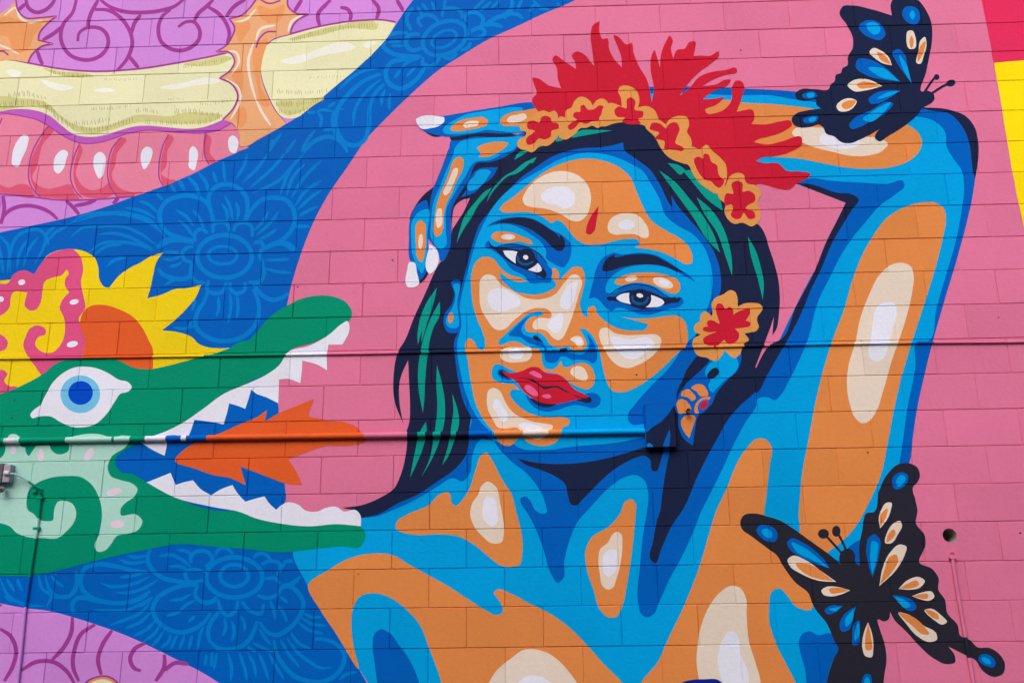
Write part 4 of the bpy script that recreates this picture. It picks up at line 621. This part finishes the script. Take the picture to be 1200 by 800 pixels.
spots(bf, (('b', 't23 1145,80 1165,60 1200,62 t33 30,75 45,110 35,135 10,138 t23 1165,115', 't23 1170,85 1195,75 t33 18,95 15,118 t23 1185,112'),
 ('b', 't33 90,140 110,122 160,140 220,180 270,230 290,262! 220,240 140,200 100,170', 't33 110,140 160,160 230,210 285,260! 200,220 130,180'),
 ('c', 't33 92,220 115,203 170,220 250,275 320,325! 240,320 150,285 105,255', 't33 130,240 180,240 310,322! 230,310 170,285'),
 ('c', 't33 250,365 270,350 320,348 385,365! 340,385 290,393 260,385', 't33 285,362 330,352 380,365! 330,378 295,378'),
 ('b', 't33 460,170 475,115 500,102 523,125 520,200 490,305! 470,240', 't33 480,180 490,135 510,140 512,200 490,290! 480,240'),
 ('c', 't32 530,790 555,755 578,755 575,790 t33 560,30 525,75! 520,20', 't32 535,800 560,780 t33 555,15 527,68! 525,20'),
 ('c', 't33 552,145 560,90 590,50 620,40 628,60 610,100 575,145', 't33 557,140 565,100 590,80 598,95 575,130'),
 ('c', 't33 522,345! 535,270 570,190 620,150 648,160 640,200 600,270', 't33 525,340! 545,270 575,205 600,197 610,220 580,280'),
 ('c', 't33 612,358! 650,320 710,303 735,320 715,350 660,362', 't33 615,357! 660,330 700,320 708,335 670,355'),
 ('c', 't33 675,392! 720,375 770,373 780,395 760,412 710,405', 't33 680,392! 720,382 750,385 750,400 710,402'),
 ('b', 't33 583,388! 640,395 685,420 695,450 670,462 630,440', 't33 590,392! 640,410 668,440 650,448'),
 ('c', 't33 735,455 760,450 810,480 838,515 820,525 780,505', 't33 737,455 765,460 800,485 800,500 770,492'),
 ('c', 't33 612,468 650,475 730,530 790,570 792,595 760,607 700,580 650,525', 't33 615,470 660,480 740,545 755,570 730,572 680,535'),
 ('b', 't33 265,460 285,440 350,437! 320,465 275,475', 't33 285,455 345,440! 310,463'),
 ('b', 't33 335,530 355,480 410,440! 400,490 370,555 345,557', 't33 360,510 408,445! 385,520 365,535'),
 ('b', 't33 395,580 405,520 425,505 430,550 415,622 400,622', 't33 405,570 422,515 420,590 408,600'),
 ('c', 't33 443,640 450,560 468,515! 485,560 493,640 485,678 455,672', 't33 455,600 468,520! 482,580 480,645 462,645'),
 ('b', 't33 440,790 455,758 475,758 487,800 480,840 440,840', 't33 450,790 465,770 478,800 465,815'),
 ('b', 't33 985,685 1000,665 1040,670 1065,700 1060,722 1020,718', 't33 1000,680 1035,685 1045,710 1015,705'),
 ('b', 't32 583,670 590,630 625,612 655,625 652,660 620,688 595,692', 't32 600,660 625,625 645,635 635,665 610,680')))

# ------------------------------------------------------------------ ground: unseen asphalt lane, added dark to cut bounce onto the lower wall
def slab_ground():
    m = plain('asphalt', (66, 66, 68), .9, 0, 30.0, .25, .5)
    o = mesh_obj('added_dark_lane', [(-1500, -1500, 0), (1500, -1500, 0), (1500, 1500, 0), (-1500, 1500, 0)], [(0, 1, 2, 3)], m)
    o['kind'] = 'structure'
slab_ground()
# building added out of view behind the viewer: it hides the low sky from the foot of the wall
def added_building():
    m = plain('grey_render', (150, 146, 140), .9, 0, 6, .12, .3); gl = plain('window_glass', (40, 48, 56), .08, 0, 2, .1, .02); tr = plain('window_trim', (90, 88, 86), .6, 0, 20, .1, .1); rf = plain('roof_edge', (96, 92, 90), .7, 0, 20, .1, .1)
    B = (2.0, -12.0, 0); root = bpy.data.objects.new('added_building', None); COL.objects.link(root); root.location = B
    tag(root, 'unseen grey building added opposite the mural wall to hide the low sky', 'building')
    def cub(name, x0, x1, y0, y1, z0, z1, mt, par=root):
        return mesh_obj(name, [(x0, y0, z0), (x1, y0, z0), (x1, y1, z0), (x0, y1, z0), (x0, y0, z1), (x1, y0, z1), (x1, y1, z1), (x0, y1, z1)], [(0, 3, 2, 1), (4, 5, 6, 7), (0, 1, 5, 4), (1, 2, 6, 5), (2, 3, 7, 6), (3, 0, 4, 7)], mt, par, B)
    cub('walls', -22, 26, -22, -12, -.05, 7.2, m); cub('roof_edge', -22.2, 26.2, -22.2, -11.8, 7.201, 7.5, rf)
    for i in range(10):
        for z in (1.1, 5.0):
            x = -19.5 + i * 4.6
            f = cub('window', x, x + 1.5, -12.05, -11.95, z, z + 1.7, tr); cub('pane', x + .08, x + 1.42, -12.02, -11.935, z + .08, z + 1.62, gl, f)
added_building()

# ------------------------------------------------------------------ the wall of painted concrete blocks
wall = bpy.data.objects.new('block_wall', None); COL.objects.link(wall); wall.location = (2.2, 0, 0)
tag(wall, 'painted concrete block wall carrying the whole mural', 'wall'); WB = (2.2, 0, 0)
mortar_mat = paint_material('mortar_paint', (150, 66, 98), .8)
REGP = []                                                      # outline px, colour
REGF = {}                                                      # (v, k) -> painted faces of that block's front
HOLE = onwall(1113, 627); HR = 0.037
rh = random.Random(3); HCIR = [(HOLE[0] + HR * math.cos(6.28318 * i / 28) * rh.uniform(.97, 1.03), HOLE[1] + HR * math.sin(6.28318 * i / 28) * rh.uniform(.97, 1.03)) for i in range(28)]
def paint_front(outline, c, i, holes=()):
    vs, fs = drape([outline], holes)
    for f in fs:
        x = sum(vs[j][0] for j in f) / 3; z = sum(vs[j][2] for j in f) / 3
        v = course(z); k = block_at(x, v)
        REGF.setdefault((v, k), []).append((f, vs, c, i))
_e = .0001
paint_front([(XL + _e, -.1), (XR - _e, -.1), (XR - _e, ROWZ[VMIN] - _e), (XL + _e, ROWZ[VMIN] - _e)], 'pink', -1, [HCIR])
for i, (c, s) in enumerate(REGIONS):
    pl = curve(parse(s)); REGP.append((pl, c)); paint_front([onwall(*p) for p in pl], c, i)
def project(x, y, z):
    d = Vector((x - CX, y - CY, z - CZ)); w_ = d.dot(FWD)
    return (600 + 1000 * F * d.dot(RGT) / w_, 400 - 1000 * F * d.dot(UPV) / w_)
def block_geometry(v, k):
    x0, x1, zt, zb = JX[v, k], JX[v, k + 1], ROWZ[v], ROWZ[v + 1]; g = .0004
    R = lambda y: [(x0 + g, y, zb + g), (x1 - g, y, zb + g), (x1 - g, y, zt - g), (x0 + g, y, zt - g)]
    vs = R(JD + .0005) + R(.19); fs = [(7, 6, 5, 4)]; cs = ['raw']
    for i in range(4): j = (i + 1) % 4; fs.append((4 + i, 4 + j, j, i)); cs.append('raw')
    if x0 < HOLE[0] < x1 and zb < HOLE[1] < zt:
        n = 28; b1 = len(vs); off = OFF[v, k]
        vs += [(a, off, b) for a, b in HCIR] + [(HOLE[0] + (a - HOLE[0]) * .93, .115, HOLE[1] + (b - HOLE[1]) * .93) for a, b in HCIR]
        for i in range(n): fs.append((b1 + i, b1 + n + i, b1 + n + (i + 1) % n, b1 + (i + 1) % n)); cs.append('raw')
        fs.append(tuple(b1 + n + i for i in range(n))); cs.append('raw')
    rm = {}
    for f, rv, c, i in REGF.get((v, k), ()):
        tri = list(f); a, b, c_ = (rv[j] for j in f); nn = (b[2] - a[2]) * (c_[0] - a[0]) - (b[0] - a[0]) * (c_[2] - a[2])
        if nn > 0: tri = tri[::-1]
        out = []
        for j in tri:
            if (i, j) not in rm: rm[i, j] = len(vs); p = rv[j]; vs.append((p[0], p[1] - EPS * (1 + i), p[2]))
            out.append(rm[i, j])
        fs.append(tuple(out)); cs.append(c)
    return vs, fs, cs
raw_mat = plain('raw_concrete', (150, 142, 138), .95, 0, 90, .35, .8)
def block_mats(cs):
    order = []
    for c in cs:
        if c not in order: order.append(c)
    return [raw_mat if c == 'raw' else MAT(c) for c in order], [order.index(c) for c in cs]
cells = []
for v in range(VMIN, VMAX + 1):
    for k in range(KMIN, KMAX + 1):
        if JX[v, k + 1] <= XL or JX[v, k] >= XR: continue
        q = [project(x, 0, z) for x in (JX[v, k], JX[v, k + 1]) for z in (ROWZ[v], ROWZ[v + 1])]
        wx = max(0, min(1200, max(p[0] for p in q)) - max(0, min(p[0] for p in q))); wy = max(0, min(800, max(p[1] for p in q)) - max(0, min(p[1] for p in q)))
        cells.append((wx * wy, v, k))
cells.sort(reverse=True)
AV, AF, AC = [], [], []
for n, (ar, v, k) in enumerate(cells):
    vs, fs, cs = block_geometry(v, k)
    if n < 300 and ar > 0:
        ms, fm = block_mats(cs); mesh_obj('block', vs, fs, ms, wall, WB, fm)
    else:
        b = len(AV); AV += vs; AF += [tuple(b + i for i in f) for f in fs]; AC += cs
ms, fm = block_mats(AC)
o = mesh_obj('outer_blocks', AV, AF, ms, wall, WB, fm); o['kind'] = 'stuff'
yb = JD + .0006
# mortar: one thin strip of geometry behind every joint, so that the drilled hole stays open
mv, mf = [], []
def mquad(x0, x1, z0, z1):
    b = len(mv); mv.extend([(x0, yb, z0), (x1, yb, z0), (x1, yb, z1), (x0, yb, z1)]); mf.append((b, b + 1, b + 2, b + 3))
for v in range(VMIN, VMAX + 2): mquad(XL, XR, ROWZ[v] - .004, ROWZ[v] + .004)
for v in range(VMIN, VMAX + 1):
    for k in range(KMIN, KMAX + 2):
        if XL < JX[v, k] < XR: mquad(JX[v, k] - .004, JX[v, k] + .004, ROWZ[v + 1] + .004, ROWZ[v] - .004)
mesh_obj('mortar', mv, mf, mortar_mat, wall, WB)['kind'] = 'stuff'

# ------------------------------------------------------------------ conduits and boxes fixed to the wall, painted over with the mural
def pip(pl, x, y):
    r = False; j = len(pl) - 1
    for i in range(len(pl)):
        xi, yi = pl[i][0], pl[i][1]; xj, yj = pl[j][0], pl[j][1]
        if (yi > y) != (yj > y) and x < (xj - xi) * (y - yi) / (yj - yi) + xi: r = not r
        j = i
    return r
def colour_at(x, y):
    for bb, lv, pl, c in sorted((l for l in LAYERS if l[0][0] <= x <= l[0][2] and l[0][1] <= y <= l[0][3]), key=lambda l: -l[1]):
        if c not in ('bandline', 'plum', 'hatch') and pip(pl, x, y): return c
    for pl, c in REGP[::-1]:
        if pip(pl, x, y): return c
    return 'pink'
def pipe_mesh(pts, r, n=12):
    """pts: 3D path; returns rings of a tube with closed ends"""
    vs, fs, seg = [], [], []
    for i, p in enumerate(pts):
        t = (pts[min(i + 1, len(pts) - 1)] - pts[max(i - 1, 0)]).normalized()
        u = t.cross(Vector((0, 1, 0))).normalized(); w_ = t.cross(u)
        for k in range(n):
            a = 2 * math.pi * k / n; q = p + u * (r * math.cos(a)) + w_ * (r * math.sin(a)); vs.append(tuple(q))
        if i:
            for k in range(n):
                a, b = (i - 1) * n + k, (i - 1) * n + (k + 1) % n
                fs.append((a, b, b + n, a + n)); seg.append(i - 1)
    fs.append(tuple(range(n))); seg.append(0); m = (len(pts) - 1) * n; fs.append(tuple(range(m + n - 1, m - 1, -1))); seg.append(len(pts) - 2)
    return vs, fs, seg
def conduit(name, label, px, r, y, step=3.0, extra_end=None):
    path = curve([(a, b, False) for a, b in px], False)
    d = [0.0]
    for a, b in zip(path, path[1:]): d.append(d[-1] + math.hypot(b[0] - a[0], b[1] - a[1]))
    n = int(d[-1] / step); P2 = []
    j = 0
    for i in range(n + 1):
        s = d[-1] * i / n
        while j < len(d) - 2 and d[j + 1] < s: j += 1
        t = (s - d[j]) / (d[j + 1] - d[j] + 1e-9)
        P2.append((path[j][0] + (path[j + 1][0] - path[j][0]) * t, path[j][1] + (path[j + 1][1] - path[j][1]) * t))
    pts = []
    for a, b in P2:
        x, z = onwall(a, b, y); pts.append(Vector((x, y, z)))
    cols = [colour_at((P2[i][0] + P2[i + 1][0]) / 2, (P2[i][1] + P2[i + 1][1]) / 2) for i in range(n)]
    if extra_end: pts.append(Vector(extra_end)); cols.append(cols[-1])
    vs, fs, seg = pipe_mesh(pts, r)
    order = sorted(set(cols)); base = min(pts, key=lambda p: p.z)
    root = bpy.data.objects.new(name, None); COL.objects.link(root); root.location = base; tag(root, label, 'conduit', 'conduits fixed to the wall')
    o = mesh_obj('pipe', vs, fs, [MAT(c) for c in order], root, tuple(base), [order.index(cols[s]) for s in seg], True)
    return root, pts
def boxv(x0, x1, y0, y1, z0, z1, bev=.004):
    bm = bmesh.new(); bmesh.ops.create_cube(bm, size=1)
    bmesh.ops.scale(bm, vec=(x1 - x0, y1 - y0, z1 - z0), verts=bm.verts); bmesh.ops.translate(bm, vec=((x0 + x1) / 2, (y0 + y1) / 2, (z0 + z1) / 2), verts=bm.verts)
    if bev: bmesh.ops.bevel(bm, geom=bm.edges[:], offset=bev, segments=2, affect='EDGES', profile=.6)
    bm.verts.ensure_lookup_table(); vs = [tuple(v.co) for v in bm.verts]; fs = [tuple(v.index for v in f.verts) for f in bm.faces]; bm.free()
    return vs, fs
def clamp(root, p, r, mat, horiz=True):
    b = tuple(root.location)
    w_, h_ = (r * .8, r * 2.1) if horiz else (r * 2.1, r * .8)
    vs, fs = boxv(p.x - w_, p.x + w_, p.y - r * 1.25, -.0002, p.z - h_, p.z + h_, .002)
    mesh_obj('clamp', vs, fs, mat, root, b)
uc, up_ = conduit('conduit', 'thin painted conduit running straight across the mural over the lips of the woman', [(-160, 422.5), (0, 420), (275, 416.5), (550, 411.8), (800, 407), (1000, 402.6), (1200, 400.4), (1400, 398)], .0064, -.0085)
lc, lp_ = conduit('conduit', 'thick painted conduit running from the cheek of the dragon to the box by the neck', [(-160, 518.5), (0, 516.3), (150, 514.2), (400, 510.4), (600, 507.4), (757, 505)], .0158, -.0185)
# junction box where the thick conduit ends
bx0, bzt = onwall(755.2, 473.5, -.048); bx1, bzb = onwall(793, 523.2, -.048)
jb = bpy.data.objects.new('junction_box', None); COL.objects.link(jb); jb.location = (bx0, 0, bzb)
tag(jb, 'shallow wall box painted navy and blue at the end of the thick conduit', 'box')
JB = (bx0, 0, bzb)
vs, fs = boxv(bx0, bx1, -.045, .003, bzb, bzt, .003); mesh_obj('housing', vs, fs, MAT('navy'), jb, JB)
def on_box(name, col, s, lv):
    pts = [onwall(a, b, -.045) for a, b, _ in parse(s)]
    pts = [(min(max(x, bx0 + .0025), bx1 - .0025), min(max(z, bzb + .0025), bzt - .0025)) for x, z in pts]
    vs = [(x, -.0452 - lv * .0003, z) for x, z in pts]
    vs2 = [(x, -.0430, z) for x, z in pts]; n = len(pts)
    fs = [tuple(range(n))] + [(i, n + i, n + (i + 1) % n, (i + 1) % n) for i in range(n)]
    mesh_obj(name, vs + vs2, fs, MAT(col), jb, JB)
on_box('blue_paint', 'royal', 'p 750,470 798,470 798,472 790,475 784,484 775,494 765,500 750,507', 0)
on_box('blue_streak', 'royal', 'p 784.6,502.5 785.6,511 784.5,526 777,526 780,513', 0)
on_box('blue_fleck', 'bandline', 'p 757,520 761,518.6 764.5,521 765.5,526 757,526', 0)
side_mat = MAT('royal')
vs, fs = boxv(bx0 - .003, bx0 + .0005, -.041, .002, bzb + .004, bzt - .004, 0); mesh_obj('side_paint', vs, fs, side_mat, jb, JB)
# vertical conduits
g1 = onwall(20, 800, -.012)
vc, vp = conduit('conduit', 'slim vertical conduit dropping from the cable end below the dragon cheek', [(47.5, 577), (45.5, 600), (41, 634), (36, 668), (30, 710), (24.5, 765), (20.5, 800), (14, 860)], .0085, -.0105)
clamp(vc, vp[14], .0085, MAT('green'), False)
clamp(vc, vp[2], .0085, MAT('green'), False)
vc2, vp2 = conduit('conduit', 'vertical conduit painted pink and navy below the drilled hole', [(1115.5, 647), (1120, 680), (1125.5, 712), (1132.5, 752), (1141, 800), (1151, 860)], .0098, -.0115)
clamp(vc2, vp2[2], .0088, MAT('pink'), False)
# grey fixture at the edge with its cable
ga, gb = onwall(-26, 543, -.05), onwall(9.5, 565.5, -.05)
fx = bpy.data.objects.new('wall_fixture', None); COL.objects.link(fx); fx.location = (ga[0], 0, gb[1]); FB = (ga[0], 0, gb[1])
tag(fx, 'grey metal wall fixture with a cable gland beside the mint dragon cheek', 'fixture')
gm = plain('grey_metal', (156, 152, 164), .55, .3, 40, .15, .1); dk = plain('dark_metal', (84, 82, 90), .6, .2, 40, .2, .1); wh = plain('pale_plastic', (214, 196, 214), .5, 0, 50, .08, .1)
xm = onwall(2.5, 555, -.05)[0]
vs, fs = boxv(ga[0], xm, -.05, -.0005, gb[1], ga[1], .004); mesh_obj('housing', vs, fs, dk, fx, FB)
vs, fs = boxv(xm + .0005, gb[0], -.046, -.0005, gb[1] + .004, ga[1] - .006, .005); mesh_obj('cover', vs, fs, gm, fx, FB)
cx, cz = onwall(7.5, 554, -.055)
vs, fs, sg = pipe_mesh([Vector((cx - .012, -.05, cz + .002)), Vector((cx + .004, -.052, cz)), Vector((cx + .012, -.05, cz - .001))], .013); mesh_obj('cable_gland', vs, fs, wh, fx, FB)
kx, kz = onwall(2, 573, -.04)
vs, fs, sg = pipe_mesh([Vector((kx, -.005, kz)), Vector((kx, -.036, kz)), Vector((kx + .001, -.052, kz - .004))], .017); mesh_obj('knob', vs, fs, gm, fx, FB)
vs, fs, sg = pipe_mesh([Vector((kx + .004, -.05, kz - .004)), Vector((kx + .006, -.06, kz - .007))], .009); mesh_obj('knob_core', vs, fs, dk, fx, FB)
cp = [(11, 555), (17, 555.2), (24, 558), (32, 563), (40, 568.5), (49, 573)]; ys = [-.05, -.045, -.034, -.026, -.02, -.012]
pts = []
cc = curve([(a, b, False) for a, b in cp], False)
for i, (a, b) in enumerate(cc):
    y = -.05 + .038 * i / (len(cc) - 1); x, z = onwall(a, b, y); pts.append(Vector((x, y, z)))
vs, fs, seg = pipe_mesh(pts, .0058, 8); cm = [0 if s < len(pts) * .55 else 1 for s in seg]
cbl = bpy.data.objects.new('cable', None); COL.objects.link(cbl); cbl.location = pts[-1]; tag(cbl, 'short curved cable, pale then green painted, between grey fixture and conduit', 'cable')
mesh_obj('sheath', vs, fs, [plain('cable_grey', (150, 190, 186), .5, 0, 60, .1, .1), MAT('green')], cbl, tuple(pts[-1]), cm, True)
bx, bz = onwall(40.5, 575.5, -.01)
vs, fs = boxv(bx - .011, bx + .011, -.016, -.0005, bz - .008, bz + .008, .002); mesh_obj('bracket', vs, fs, MAT('green'), cbl, tuple(pts[-1]))
# rusty stub that pokes out of the earring
sx, sz = onwall(805, 483, 0)
rb = plain('rust', (96, 50, 30), .85, .3, 120, .5, .6); dkb = plain('bore_shade', (22, 16, 14), .9, 0, 60, .2, .1)
st = bpy.data.objects.new('pipe_stub', None); COL.objects.link(st); st.location = (sx, 0, sz); tag(st, 'rusty open pipe stub poking out of the painted earring', 'pipe stub')
vs, fs, sg = pipe_mesh([Vector((sx, .01, sz)), Vector((sx, -.03, sz)), Vector((sx + .002, -.05, sz + .001))], .0125); mesh_obj('tube', vs, fs, rb, st, (sx, 0, sz), None, True)
vs, fs, sg = pipe_mesh([Vector((sx + .002, -.049, sz + .001)), Vector((sx + .002, -.0515, sz + .001))], .0095); mesh_obj('bore_shade', vs, fs, dkb, st, (sx, 0, sz))  # solid dark cap, its colour stands for shade inside the tube mouth
# flat dark discs, the shade inside small drilled holes put into colour
plug = plain('anchor_dark', (64, 30, 44), .9, 0, 80, .3, .2); plug3 = plain('anchor_black', (14, 15, 24), .9, 0, 80, .3, .2); plug2 = plain('anchor_dark_green', (6, 62, 50), .9, 0, 80, .3, .2)
for a, b, m in ((1195.5, 624, plug), (17, 469, plug2), (14, 489.5, plug2), (1170, 372, plug), (1059, 626, plug3), (1072.5, 645, plug3), (1065, 667, plug3), (746, 439, plug), (868, 49 + 10, plug), (420, 672.5, plug), (874.5, 420.5, plug3), (880, 411.5, plug3), (39, 543.7, plug2), (1017, 530, plug), (349, 336, plug), (460, 305, plug)):
    x, z = onwall(a, b); y = depth(x, z) - EPS * 34; n = 9; rr = random.Random(a); r = rr.uniform(.0045, .0075)
    ring = [(x + r * rr.uniform(.75, 1.2) * math.cos(6.2832 * i / n), y, z + r * rr.uniform(.6, 1.1) * math.sin(6.2832 * i / n)) for i in range(n)]
    mesh_obj('hole_shade_disc', ring, [tuple(range(n))], m, wall, WB)
